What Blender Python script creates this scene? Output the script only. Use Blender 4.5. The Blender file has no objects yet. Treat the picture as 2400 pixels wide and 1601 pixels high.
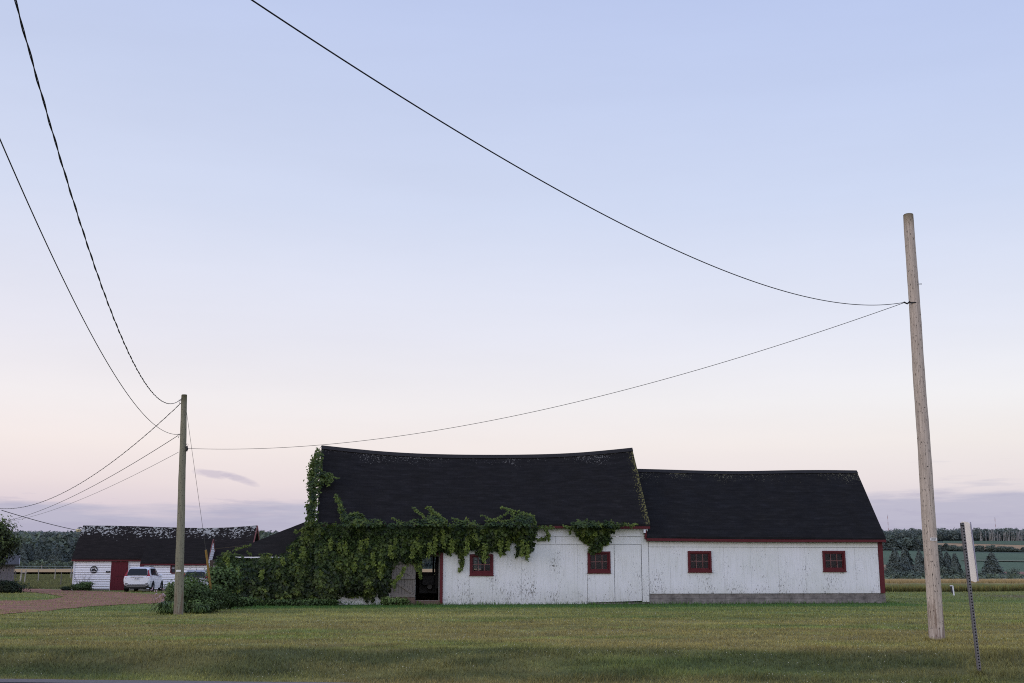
import bpy, math, random
import numpy as np
from mathutils import Vector, Matrix
random.seed(7); rng = np.random.default_rng(7)
sc = bpy.context.scene
col = sc.collection

# ------------------------------------------------------------------ camera model
FPX = 2690.0
TH = math.atan(544.5 / FPX); CT, ST = math.cos(TH), math.sin(TH)
EYE = 1.2
def ray(px, py):
    xc = (px - 1200) / FPX; yc = (800.5 - py) / FPX
    return Vector((xc, CT - yc * ST, ST + yc * CT))
def P(px, py, Y):
    d = ray(px, py); return Vector((0, 0, EYE)) + d * (Y / d.y)

def srgb(r, g, b):
    f = lambda c: (c / 255 / 12.92) if c / 255 <= 0.04045 else ((c / 255 + 0.055) / 1.055) ** 2.4
    return (f(r), f(g), f(b))

# ------------------------------------------------------------------ value noise (numpy)
_tab = np.random.default_rng(3).random((256, 256))
def vnoise(x, y, s=0):
    x = np.asarray(x, float) + 37.3 * s; y = np.asarray(y, float) + 91.7 * s
    xi = np.floor(x).astype(int); yi = np.floor(y).astype(int)
    fx = x - xi; fy = y - yi
    fx = fx * fx * (3 - 2 * fx); fy = fy * fy * (3 - 2 * fy)
    a = _tab[xi % 256, yi % 256]; b = _tab[(xi + 1) % 256, yi % 256]
    c = _tab[xi % 256, (yi + 1) % 256]; d = _tab[(xi + 1) % 256, (yi + 1) % 256]
    return (a * (1 - fx) + b * fx) * (1 - fy) + (c * (1 - fx) + d * fx) * fy
def fbm(x, y, s=0, o=3):
    r = 0; a = .5; t = 0
    for i in range(o):
        r = r + a * vnoise(np.asarray(x) * 2 ** i, np.asarray(y) * 2 ** i, s + i); t += a; a *= .5
    return r / t
def sst(a, b, x):
    t = np.clip((np.asarray(x, float) - a) / (b - a), 0, 1); return t * t * (3 - 2 * t)

# ------------------------------------------------------------------ terrain
def road_edge(X): return 16.12 - .117 * np.clip(X, -60, 60)
def H(X, Y):
    X = np.asarray(X, float); Y = np.asarray(Y, float)
    Ye = road_edge(X); Yc = np.maximum(19.2, Ye + .8)
    t = sst(0, 1, (Y - Ye - .35) / (Yc - Ye - .35))
    z = -.3 + .3 * t
    z = z + .07 * (fbm(X / 2.3, Y / 1.6, 1) - .5) * sst(17.5, 19, Y) * (1 - sst(38, 46, Y))
    az = X / np.maximum(Y, 1)
    L = np.interp(Y, [0, 120, 190, 300, 345, 420, 1300, 1700, 4000], [0, 0, 1.15, 2.1, 2.1, 4, 35, 37, 30])
    R = np.interp(Y, [0, 190, 260, 350, 940, 1500, 4000], [0, -.1, -3.5, -.6, 27.4, 30, 25])
    k = sst(.06, .24, az)
    far = L * (1 - k) + R * k
    far = far + sst(500, 1300, Y) * 5 * (fbm(X / 260 + 3, Y / 400, 4, 2) - .5)
    return z + np.where(Y > 100, far, 0)
def G(px, py, lift=0):
    d = ray(px, py); d = d / d.y
    y = 12.0
    while y < 3000:
        p = Vector((0, 0, EYE)) + d * y
        if p.z <= float(H(p.x, p.y)) + lift: return Vector((p.x, p.y, float(H(p.x, p.y))))
        y *= 1.0012
    return Vector((d.x * 3000, 3000, 0))

# ------------------------------------------------------------------ mesh helpers
class MB:
    def __init__(s): s.v = []; s.f = []; s.uv = []; s.mi = []
    def poly(s, pts, uv=None, mi=0):
        n = len(s.v); s.v += [tuple(p) for p in pts]; s.f.append(tuple(range(n, n + len(pts))))
        s.uv.append(uv if uv else [(p[0], p[2]) for p in pts]); s.mi.append(mi)
    def box(s, a, b, uvw=True, mi=0):
        x0, y0, z0 = a; x1, y1, z1 = b
        q = lambda *p: s.poly(p, mi=mi)
        q((x0, y0, z0), (x1, y0, z0), (x1, y0, z1), (x0, y0, z1))
        q((x1, y1, z0), (x0, y1, z0), (x0, y1, z1), (x1, y1, z1))
        s.poly([(x0, y1, z0), (x0, y0, z0), (x0, y0, z1), (x0, y1, z1)], [(y1, z0), (y0, z0), (y0, z1), (y1, z1)], mi)
        s.poly([(x1, y0, z0), (x1, y1, z0), (x1, y1, z1), (x1, y0, z1)], [(y0, z0), (y1, z0), (y1, z1), (y0, z1)], mi)
        s.poly([(x0, y0, z1), (x1, y0, z1), (x1, y1, z1), (x0, y1, z1)], [(x0, y0), (x1, y0), (x1, y1), (x0, y1)], mi)
        s.poly([(x0, y1, z0), (x1, y1, z0), (x1, y0, z0), (x0, y0, z0)], [(x0, y1), (x1, y1), (x1, y0), (x0, y0)], mi)
    def beam(s, p, q, w, t, n=(0, -1, 0), mi=0):
        """bar from p to q, w wide in the plane across n, t thick along n"""
        p = Vector(p); q = Vector(q); d = (q - p).normalized(); n = Vector(n)
        e = d.cross(n).normalized() * (w / 2); n = e.cross(d).normalized() * (t / 2)
        c = [p + e + n, p - e + n, p - e - n, p + e - n, q + e + n, q - e + n, q - e - n, q + e - n]
        for ix in ((0, 1, 2, 3), (7, 6, 5, 4), (0, 4, 5, 1), (1, 5, 6, 2), (2, 6, 7, 3), (3, 7, 4, 0)):
            s.poly([c[i] for i in ix], mi=mi)
    def tube(s, pts, rad, n=8, cap=True, jit=0, mi=0):
        pts = [Vector(p) for p in pts]; R = rad if hasattr(rad, '__len__') else [rad] * len(pts)
        base = len(s.v); L = 0; Ls = [0]
        for i in range(1, len(pts)): L += (pts[i] - pts[i - 1]).length; Ls.append(L)
        prev = None
        for i, p in enumerate(pts):
            d = (pts[min(i + 1, len(pts) - 1)] - pts[max(i - 1, 0)]).normalized()
            if prev is None:
                a = Vector((1, 0, 0)) if abs(d.x) < .9 else Vector((0, 1, 0))
                e = d.cross(a).normalized()
            else:
                e = (prev - d * prev.dot(d)).normalized()
            prev = e; g = d.cross(e)
            for k in range(n):
                an = 2 * math.pi * k / n; r = R[i] * (1 + random.uniform(-jit, jit))
                s.v.append(tuple(p + e * math.cos(an) * r + g * math.sin(an) * r))
        for i in range(len(pts) - 1):
            for k in range(n):
                k2 = (k + 1) % n
                s.f.append((base + i * n + k, base + (i + 1) * n + k, base + (i + 1) * n + k2, base + i * n + k2))
                s.uv.append([(k / n, Ls[i]), (k / n, Ls[i + 1]), ((k + 1) / n, Ls[i + 1]), ((k + 1) / n, Ls[i])]); s.mi.append(mi)
        if cap:
            for i, rev in ((0, False), (len(pts) - 1, True)):
                ix = [base + i * n + k for k in range(n)]
                if rev: ix = ix[::-1]
                ix = ix[::-1]
                s.f.append(tuple(ix)); s.uv.append([(0, 0)] * n); s.mi.append(mi)
    def disc(s, c, r, n, nrm=(0, -1, 0), mi=0):
        nrm = Vector(nrm).normalized(); e = nrm.cross(Vector((0, 0, 1)))
        if e.length < .1: e = Vector((1, 0, 0))
        e.normalize(); g = e.cross(nrm)
        s.poly([Vector(c) + e * math.cos(2 * math.pi * k / n) * r + g * math.sin(2 * math.pi * k / n) * r for k in range(n)], mi=mi)
    def build(s, name, mats, parent=None, smooth=False):
        me = bpy.data.meshes.new(name); me.from_pydata(s.v, [], s.f)
        for m in (mats if isinstance(mats, (list, tuple)) else [mats]): me.materials.append(m)
        l = me.uv_layers.new(name='UV'); k = 0
        flat = [c for f in s.uv for u in f for c in u]
        l.data.foreach_set('uv', flat)
        me.polygons.foreach_set('material_index', s.mi)
        if smooth: me.polygons.foreach_set('use_smooth', [True] * len(me.polygons))
        me.update()
        o = bpy.data.objects.new(name, me); col.objects.link(o)
        if parent: o.parent = parent
        return o

def tag(o, label=None, cat=None, group=None, kind=None):
    if label: o['label'] = label
    if cat: o['category'] = cat
    if group: o['group'] = group
    if kind: o['kind'] = kind
    return o
def empty(name, loc, rz=0, **k):
    o = bpy.data.objects.new(name, None); o.empty_display_size = .3
    o.location = loc; o.rotation_euler = (0, 0, rz); col.objects.link(o)
    return tag(o, **k)
def copy_tree(o, parent=None):
    c = o.copy(); col.objects.link(c); c.parent = parent
    for ch in list(o.children): copy_tree(ch, c)
    return c

def mesh_np(name, V, Fc, mat, tint=None, parent=None, smooth=False):
    """V (n,3), Fc (m,k) index arrays; tint (n,3) vertex colour"""
    me = bpy.data.meshes.new(name); V = np.asarray(V, np.float32); Fc = np.asarray(Fc, np.int32)
    m, k = Fc.shape
    me.vertices.add(len(V)); me.vertices.foreach_set('co', V.ravel())
    me.loops.add(m * k); me.loops.foreach_set('vertex_index', Fc.ravel())
    me.polygons.add(m); me.polygons.foreach_set('loop_start', np.arange(0, m * k, k, dtype=np.int32))
    me.polygons.foreach_set('loop_total', np.full(m, k, np.int32))
    if smooth: me.polygons.foreach_set('use_smooth', np.ones(m, bool))
    me.update(calc_edges=True); me.validate()
    if tint is not None:
        a = me.color_attributes.new('tint', 'FLOAT_COLOR', 'POINT')
        c = np.ones((len(V), 4), np.float32); c[:, :3] = tint
        a.data.foreach_set('color', c.ravel())
    me.materials.append(mat)
    o = bpy.data.objects.new(name, me); col.objects.link(o)
    if parent: o.parent = parent
    return o

# ------------------------------------------------------------------ materials
class N:
    def __init__(s, name):
        s.m = bpy.data.materials.new(name); s.m.use_nodes = True
        s.t = s.m.node_tree; s.b = s.t.nodes['Principled BSDF']; s.out = s.t.nodes['Material Output']
        s.b.inputs['Roughness'].default_value = .9; s.b.inputs['Specular IOR Level'].default_value = .2
    def n(s, ty, **k):
        x = s.t.nodes.new(ty)
        for a, v in k.items():
            if a.startswith('i_'):
                key = a[2:]; key = int(key) if key.isdigit() else key.replace('_', ' ')
                if hasattr(v, 'is_output') or isinstance(v, bpy.types.NodeSocket): s.t.links.new(v, x.inputs[key])
                else: x.inputs[key].default_value = v
            else: setattr(x, a, v)
        return x
    def link(s, a, b): s.t.links.new(a, b)
    def coord(s, kind='Object'): return s.n('ShaderNodeTexCoord').outputs[kind]
    def mapn(s, v, scale=(1, 1, 1), loc=(0, 0, 0)):
        return s.n('ShaderNodeMapping', i_Vector=v, i_Scale=scale, i_Location=loc).outputs[0]
    def noise(s, v, scale=5, detail=3, rough=.55, dist=0):
        return s.n('ShaderNodeTexNoise', i_Vector=v, i_Scale=scale, i_Detail=detail, i_Roughness=rough, i_Distortion=dist).outputs[0]
    def ramp(s, v, stops, inter='LINEAR'):
        r = s.n('ShaderNodeValToRGB', i_Fac=v); r.color_ramp.interpolation = inter
        e = r.color_ramp.elements
        while len(e) < len(stops): e.new(.5)
        for x, (p, c) in zip(e, stops):
            x.position = p; x.color = (c if hasattr(c, '__len__') else (c, c, c)) + ((1,) if not hasattr(c, '__len__') or len(c) == 3 else ())
        return r.outputs[0]
    def mix(s, f, a, b, mode='MIX'):
        x = s.n('ShaderNodeMix', data_type='RGBA', blend_type=mode)
        for idx, v in ((0, f), (6, a), (7, b)):
            if isinstance(v, bpy.types.NodeSocket): s.link(v, x.inputs[idx])
            else: x.inputs[idx].default_value = v if idx == 0 else (tuple(v) + (1,) if len(v) == 3 else v)
        return x.outputs[2]
    def math(s, op, a, b=0, c=0):
        x = s.n('ShaderNodeMath', operation=op)
        for i, v in enumerate((a, b, c)):
            if isinstance(v, bpy.types.NodeSocket): s.link(v, x.inputs[i])
            else: x.inputs[i].default_value = v
        return x.outputs[0]
    def col(s, v):
        if isinstance(v, bpy.types.NodeSocket): s.link(v, s.b.inputs['Base Color'])
        else: s.b.inputs['Base Color'].default_value = tuple(v) + (1,)
        return s
    def bump(s, h, st=.3, d=.02):
        x = s.n('ShaderNodeBump', i_Height=h, i_Strength=st, i_Distance=d); s.link(x.outputs[0], s.b.inputs['Normal']); return s
    def set(s, **k):
        for a, v in k.items(): s.b.inputs[a.replace('_', ' ')].default_value = v
        return s

def simple(name, c, rough=.8, var=.25, scale=6, **k):
    m = N(name); n = m.noise(m.coord(), scale, 4)
    m.col(m.mix(n, tuple(x * (1 - var) for x in c), tuple(min(1, x * (1 + var)) for x in c)))
    m.set(Roughness=rough, **k); m.bump(n, .15, .01)
    return m.m

def foliage_mat(name, transl=.25):
    """colour from the per-leaf 'tint' attribute, slightly translucent"""
    m = N(name)
    a = m.n('ShaderNodeVertexColor', layer_name='tint').outputs[0]
    n = m.noise(m.coord(), 9, 3)
    c = m.mix(1, a, m.ramp(n, [(.3, .75), (.7, 1.2)]), 'MULTIPLY')
    m.col(c).set(Roughness=.55); m.b.inputs['Specular IOR Level'].default_value = .3
    tr = m.n('ShaderNodeBsdfTranslucent'); m.link(c, tr.inputs[0])
    mx = m.n('ShaderNodeMixShader', i_Fac=transl); m.link(m.b.outputs[0], mx.inputs[1]); m.link(tr.outputs[0], mx.inputs[2])
    m.link(mx.outputs[0], m.out.inputs[0])
    return m.m

def tint_mat(name, var=.35, scale=3.0, bump=0.3, stretch=(1, 1, 1)):
    m = N(name)
    a = m.n('ShaderNodeVertexColor', layer_name='tint').outputs[0]
    co = m.mapn(m.coord(), stretch)
    n = m.noise(co, scale, 6, .7); n2 = m.noise(co, scale * 9, 4, .7)
    c = m.mix(1, a, m.ramp(n, [(.25, 1 - var), (.75, 1 + var)]), 'MULTIPLY')
    c = m.mix(1, c, m.ramp(n2, [(.25, 1 - var), (.75, 1 + var)]), 'MULTIPLY')
    m.col(c); m.bump(n2, bump, .03)
    return m.m

def white_wall_mat(name, base=(.655, .665, .71), peel=1.0):
    m = N(name); uv = m.n('ShaderNodeUVMap', uv_map='UV').outputs[0]
    big = m.noise(m.mapn(uv, (.5, .35, 1)), 1.3, 4, .6)
    c = m.mix(m.ramp(big, [(.3, 0), (.72, 1)]), base, (base[0] * .86, base[1] * .88, base[2] * .82))
    streak = m.noise(m.mapn(uv, (7, .5, 1)), 2, 4, .6)
    c = m.mix(m.ramp(streak, [(.48, 0), (.8, .45)]), c, (.36, .37, .33))
    # peeled paint: vertical flecks, denser in patches and near the seams
    fl = m.noise(m.mapn(uv, (11, 3.2, 1)), 2.4, 5, .75, .3)
    zone = m.noise(m.mapn(uv, (.9, .5, 1), (3.7, 1.2, 0)), 1.6, 3, .6)
    sep = m.n('ShaderNodeSeparateXYZ', i_Vector=uv)
    low = m.n('ShaderNodeMapRange', i_Value=sep.outputs[1], i_1=0.2, i_2=2.3, i_3=.05, i_4=-.04).outputs[0]
    v = m.math('ADD', m.math('ADD', fl, m.math('MULTIPLY', zone, .42)), low)
    v = m.math('MULTIPLY', v, 1.0)
    pm = m.ramp(v, [(.835, 0), (.855, 1)])
    c = m.mix(m.math('MULTIPLY', pm, .9), c, (.10, .09, .085))
    big2 = m.noise(m.mapn(uv, (2.2, 1.2, 1), (9.1, 4.4, 0)), 1.7, 6, .8)
    pm2 = m.ramp(m.math('ADD', big2, low), [(.680, 0), (.695, 1)])
    c = m.mix(m.math('MULTIPLY', pm2, .7), c, (.26, .245, .24))
    # green-grey grime near the foot
    foot = m.n('ShaderNodeMapRange', i_Value=sep.outputs[1], i_1=.1, i_2=.75, i_3=.55, i_4=0).outputs[0]
    c = m.mix(m.math('MULTIPLY', foot, m.noise(m.mapn(uv, (3, 2, 1)), 2, 4, .7)), c, (.24, .25, .19))
    m.col(c).set(Roughness=.6); m.bump(m.math('SUBTRACT', big, m.math('MULTIPLY', pm, .6)), .25, .01)
    return m.m

def roof_mat(name, base=(.0125, .0125, .016), lichen=.5, white=(.34, .34, .32), start=.8, dense=.56, scale=9, edge=None, warm=(.012, .011, .010)):
    """UV: x metres along, y 0 (eave) .. 1 (ridge)"""
    m = N(name); uv = m.n('ShaderNodeUVMap', uv_map='UV').outputs[0]
    sep = m.n('ShaderNodeSeparateXYZ', i_Vector=uv)
    n1 = m.noise(m.mapn(uv, (.6, 2.5, 1)), 2, 5, .7)
    c = m.mix(n1, base, warm)
    br = m.n('ShaderNodeTexBrick', i_Vector=m.mapn(uv, (1, 4.0, 1)), i_Scale=1, i_Color1=(1, 1, 1, 1), i_Color2=(.82, .82, .82, 1), i_Mortar=(.78, .78, .78, 1))
    br.inputs['Mortar Size'].default_value = .01; br.inputs['Brick Width'].default_value = .3; br.inputs['Row Height'].default_value = .14
    c = m.mix(1, c, br.outputs[0], 'MULTIPLY')
    painted_sheen = m.noise(m.mapn(uv, (.5, 9, 1)), 2.5, 5, .7); c = m.mix(1, c, m.ramp(painted_sheen, [(.3, .75), (.55, 1.2), (.75, 2.0)]), 'MULTIPLY')  # brighter streaks paint a roof sheen into the shingle colour
    h = m.n('ShaderNodeMapRange', i_Value=sep.outputs[1], i_1=start - .32, i_2=start + .18, i_3=-.30, i_4=0, interpolation_type='SMOOTHSTEP').outputs[0]
    sp = m.noise(m.mapn(uv, (1, 3.4, 1)), scale, 3, .55, .6)
    zone = m.noise(m.mapn(uv, (.5, 1.5, 1)), 1.1, 3, .6)
    v = m.math('ADD', m.math('ADD', sp, h), m.math('MULTIPLY', m.math('SUBTRACT', zone, .5), .5))
    lm = m.ramp(v, [(dense, 0), (dense + .05, 1)])
    c = m.mix(m.math('MULTIPLY', lm, lichen), c, white)
    c = m.mix(m.ramp(m.noise(m.mapn(uv, (1, 3.4, 1)), 26, 1), [(.785, 0), (.80, .35)]), c, white)
    if edge:
        eu, w, ecol = edge
        d = m.math('ABSOLUTE', m.math('SUBTRACT', sep.outputs[0], eu))
        en = m.math('SUBTRACT', m.noise(m.mapn(uv, (1, 3, 1)), 13, 3, .7), m.math('MULTIPLY', d, .6 / w))
        c = m.mix(m.ramp(en, [(.34, 0), (.44, .75)]), c, ecol)
    m.col(c).set(Roughness=.93); m.b.inputs['Specular IOR Level'].default_value = .12
    m.bump(m.math('ADD', br.outputs['Fac'], m.math('MULTIPLY', n1, 1.5)), .35, .02)
    return m.m

def wood_mat(name, light, dark, axis_uv=True, grain=(18, .8, 1), knots=True, rough=.85, pole=0):
    m = N(name); uv = m.n('ShaderNodeUVMap', uv_map='UV').outputs[0] if axis_uv else m.coord()
    g = m.noise(m.mapn(uv, grain), 3, 6, .65, .4); b = m.noise(m.mapn(uv, (2.5, .8, 1)), 1.5, 4, .6)
    c = m.mix(m.ramp(g, [(.3, 0), (.7, 1)]), dark, light)
    c = m.mix(m.math('MULTIPLY', m.ramp(b, [(.35, 0), (.7, 1)]), .45), c, tuple(x * .6 for x in light))
    if knots:
        k = m.noise(m.mapn(uv, (11, 4.5, 1)), 3.0, 2, .5)
        c = m.mix(m.ramp(k, [(.63, 0), (.66, .9)]), c, (.035, .028, .024))
    if pole:
        z = m.n('ShaderNodeSeparateXYZ', i_Vector=m.coord()).outputs[2]
        cr = m.noise(m.mapn(uv, (30, .35, 1)), 3, 3, .6)
        c = m.mix(m.ramp(cr, [(.62, 0), (.66, .75)]), c, (.05, .04, .035))
        tp = m.math('ADD', m.n('ShaderNodeMapRange', i_Value=z, i_1=pole - 1.0, i_2=pole, i_3=-.25, i_4=.25).outputs[0], g)
        c = m.mix(m.ramp(tp, [(.5, 0), (.75, .6)]), c, (.12, .12, .08))
        bs = m.math('ADD', m.n('ShaderNodeMapRange', i_Value=z, i_1=1.3, i_2=0, i_3=-.25, i_4=.12).outputs[0], m.noise(m.mapn(uv, (5, .9, 1), (3, 0, 0)), 2, 4, .6))
        c = m.mix(m.ramp(bs, [(.5, 0), (.62, .7)]), c, (.13, .085, .06))
    m.col(c).set(Roughness=rough); m.bump(g, .35, .01)
    return m.m

M = {}
M['white'] = white_wall_mat('peeling_white_paint')
M['trim_white'] = simple('white_board', (.62, .62, .66), .6, .1, 3)
M['back'] = simple('dark_backing', (.05, .047, .045), .95)
M['red'] = None
def red_paint(name, c, c2, amt=.25):
    m = N(name); n = m.noise(m.coord(), 7, 5, .7); f = m.noise(m.mapn(m.coord(), (1, 1, .4)), 40, 3, .7)
    k = m.mix(n, c, tuple(x * .6 for x in c)); k = m.mix(m.ramp(f, [(.62, 0), (.7, amt)]), k, c2)
    m.col(k).set(Roughness=.55); m.bump(f, .2, .005); return m.m
M['red'] = red_paint('red_paint', (.098, .012, .018), (.17, .085, .08))
M['door_red'] = red_paint('door_red_paint', (.105, .010, .020), (.12, .025, .03), .2)
M['roof'] = roof_mat('barn_shingles', start=.85, dense=.55, lichen=.55, white=(.22, .215, .2), scale=8)
M['roof_ext'] = roof_mat('extension_shingles', start=1.0, dense=.57, lichen=.5, white=(.16, .15, .09), scale=9)
M['roof_wing'] = roof_mat('wing_shingles', start=.9, dense=.6, lichen=.4, white=(.09, .08, .06), scale=8, base=(.017, .015, .014))
M['roof_shed'] = roof_mat('lichen_shingles', start=.66, dense=.525, lichen=.85, white=(.36, .36, .34), scale=5.6, base=(.016, .013, .013), warm=(.013, .011, .010))
M['roof_plain'] = roof_mat('plain_shingles', start=2, dense=.8, lichen=.3, base=(.014, .012, .013))
M['wood_grey'] = wood_mat('grey_boards', (.20, .185, .17), (.085, .075, .068))
M['wood_brown'] = wood_mat('brown_boards', (.17, .12, .095), (.06, .042, .035))
M['pole_right'] = wood_mat('weathered_pole_wood', (.58, .50, .425), (.25, .205, .17), grain=(14, .5, 1), pole=8.6)
M['pole_left'] = wood_mat('greenish_pole_wood', (.26, .25, .18), (.12, .115, .085), grain=(14, .5, 1), pole=6.6)
M['cap'] = simple('pole_end_grain', (.12, .11, .08))
M['black'] = simple('black_metal', (.012, .012, .014), .5)
M['wire'] = simple('wire_sheath', (.018, .018, .024), .5)
M['wire_grey'] = simple('bare_wire', (.10, .10, .11), .4)
M['steel'] = simple('dull_steel', (.25, .25, .26), .45, Metallic=.6)
M['yellow'] = simple('yellow_guard', (.24, .15, .045), .5)
def concrete():
    m = N('foundation_blocks'); uv = m.n('ShaderNodeUVMap', uv_map='UV').outputs[0]
    n = m.noise(uv, 3, 6, .7); s = m.noise(m.mapn(uv, (1.2, 5, 1)), 2.2, 5, .65)
    c = m.mix(m.ramp(n, [(.3, 0), (.7, 1)]), (.08, .073, .072), (.27, .25, .24))
    c = m.mix(m.ramp(s, [(.5, 0), (.75, .7)]), c, (.07, .07, .06))
    b = m.n('ShaderNodeTexBrick', i_Vector=uv, i_Scale=1, i_Color1=(1, 1, 1, 1), i_Color2=(.88, .88, .88, 1), i_Mortar=(.55, .55, .55, 1))
    b.inputs['Mortar Size'].default_value = .008; b.inputs['Brick Width'].default_value = 1.1; b.inputs['Row Height'].default_value = .21
    c = m.mix(1, c, b.outputs[0], 'MULTIPLY')
    m.col(c); m.bump(n, .4, .02); return m.m
M['concrete'] = concrete()
def glass(name, tintc=(.35, .38, .38), f=.5, rough=.05):
    m = N(name)
    tr = m.n('ShaderNodeBsdfTransparent', i_Color=tintc + (1,)); gl = m.n('ShaderNodeBsdfGlossy', i_Roughness=rough, i_Color=(.5, .5, .5, 1))
    fr = m.n('ShaderNodeFresnel', i_IOR=1.5)
    mx = m.n('ShaderNodeMixShader'); m.link(fr.outputs[0], mx.inputs[0]); m.link(tr.outputs[0], mx.inputs[1]); m.link(gl.outputs[0], mx.inputs[2])
    m.link(mx.outputs[0], m.out.inputs[0]); return m.m
M['glass'] = glass('dusty_glass', (.55, .56, .55))
M['leaf'] = foliage_mat('vine_leaves', .2)
M['leafy'] = foliage_mat('tree_leaves', .2)
M['far_leaf'] = foliage_mat('distant_leaves', .1)
M['grass'] = foliage_mat('grass_blades', .2)
M['stem'] = simple('vine_stem', (.07, .055, .035))
M['bark'] = simple('bark', (.07, .06, .05), .9, .4)
M['lawn'] = tint_mat('lawn_ground', .28, 2.2, .5, (1, 1.4, 1))
M['hill'] = tint_mat('hill_ground', .12, .05, .1)
M['field'] = tint_mat('field_ground', .14, .12, .1, (1, .25, 1))

# ------------------------------------------------------------------ local frames
class Fr:
    def __init__(s, O, ang):
        s.O = Vector(O); s.a = ang; s.M = Matrix.Rotation(-ang, 3, 'Z')
        s.c = s.M @ (Vector((0, 0, EYE)) - s.O)
    def at(s, px, py, v=0.0):
        d = s.M @ ray(px, py); t = (v - s.c.y) / d.y; p = s.c + d * t; return (p.x, p.z)
    def U(s, px, py, v=0.0): return s.at(px, py, v)[0]
    def W(s, px, py, v=0.0): return s.at(px, py, v)[1]
    def slope(s, px, py, p0, n):
        """hit of the ray with the local plane through p0 with normal n"""
        d = s.M @ ray(px, py); n = Vector(n); t = (Vector(p0) - s.c).dot(n) / d.dot(n); return s.c + d * t
    def world(s, p): return s.O + Matrix.Rotation(s.a, 3, 'Z') @ Vector(p)

def panel_wall(mb, bk, seams, w0f, w1f, holes, v, th=.03, gap=.012):
    """vertical boards between seams, real gaps over a dark backing; w0f/w1f(u) give foot and top"""
    U = sorted(set(list(seams) + [h[0] for h in holes] + [h[1] for h in holes]))
    S = set(seams)
    for a, b in zip(U[:-1], U[1:]):
        m = (a + b) / 2; hs = sorted([h for h in holes if h[0] <= m <= h[1]], key=lambda h: h[2])
        lo0, lo1 = w0f(a), w0f(b)
        segs = []; cur = None
        for h in hs:
            segs.append((cur, h[2])); cur = h[3]
        segs.append((cur, None))
        a2 = a + (gap / 2 if a in S else 0); b2 = b - (gap / 2 if b in S else 0)
        for (x, y) in segs:
            z0a = lo0 if x is None else x; z0b = lo1 if x is None else x
            z1a = w1f(a) if y is None else y; z1b = w1f(b) if y is None else y
            if z1a - z0a < .01: continue
            off = random.uniform(0, .006)
            f = [(a2, v - off, z0a), (b2, v - off, z0b), (b2, v - off, z1b), (a2, v - off, z1a)]
            g = [(p[0], v + th, p[2]) for p in f]
            mb.poly(f)
            for i in range(4):
                j = (i + 1) % 4; mb.poly([f[j], f[i], g[i], g[j]])
            bk.poly([(a, v + th + .004, z0a), (b, v + th + .004, z0b), (b, v + th + .004, z1b), (a, v + th + .004, z1a)])
            bk.poly([(b, v + th + .1, z0b), (a, v + th + .1, z0a), (a, v + th + .1, z1a), (b, v + th + .1, z1b)])

def roof_sheet(mb, u0f, u1f, v0, v1, w0f, w1f, nu=40, nv=14, th=.07, wav=.012, flip=False, seed=0, us=None):
    """one roof slope as a gently uneven slab. parameters s in 0..1 along, t 0 (eave) .. 1 (ridge)"""
    def pt(s, t):
        u = u0f(t) * (1 - s) + u1f(t) * s
        w = w0f(s) * (1 - t) + w1f(s) * t - .05 * math.sin(math.pi * t) * 0
        w += wav * float(fbm(u * .9 + seed, t * 4 + seed, 2) - .5) * 2
        return (u, v0 + (v1 - v0) * t, w)
    g = [[pt(i / nu, j / nv) for j in range(nv + 1)] for i in range(nu + 1)]
    for i in range(nu):
        for j in range(nv):
            q = [g[i][j], g[i + 1][j], g[i + 1][j + 1], g[i][j + 1]]
            uv = [(q[0][0], j / nv), (q[1][0], j / nv), (q[2][0], (j + 1) / nv), (q[3][0], (j + 1) / nv)]
            mb.poly(q if not flip else q[::-1], uv if not flip else uv[::-1])
            d = [(p[0], p[1], p[2] - th) for p in q]
            mb.poly(d[::-1] if not flip else d, uv[::-1] if not flip else uv)
    for i in range(nu):
        for j in (0, nv):
            a, b = g[i][j], g[i + 1][j]
            mb.poly([(a[0], a[1], a[2] - th), (b[0], b[1], b[2] - th), b, a], [(a[0], .3)] * 4)
    for j in range(nv):
        for i in (0, nu):
            a, b = g[i][j], g[i][j + 1]
            mb.poly([(a[0], a[1], a[2] - th), (b[0], b[1], b[2] - th), b, a], [(a[0], .3)] * 4)

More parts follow.
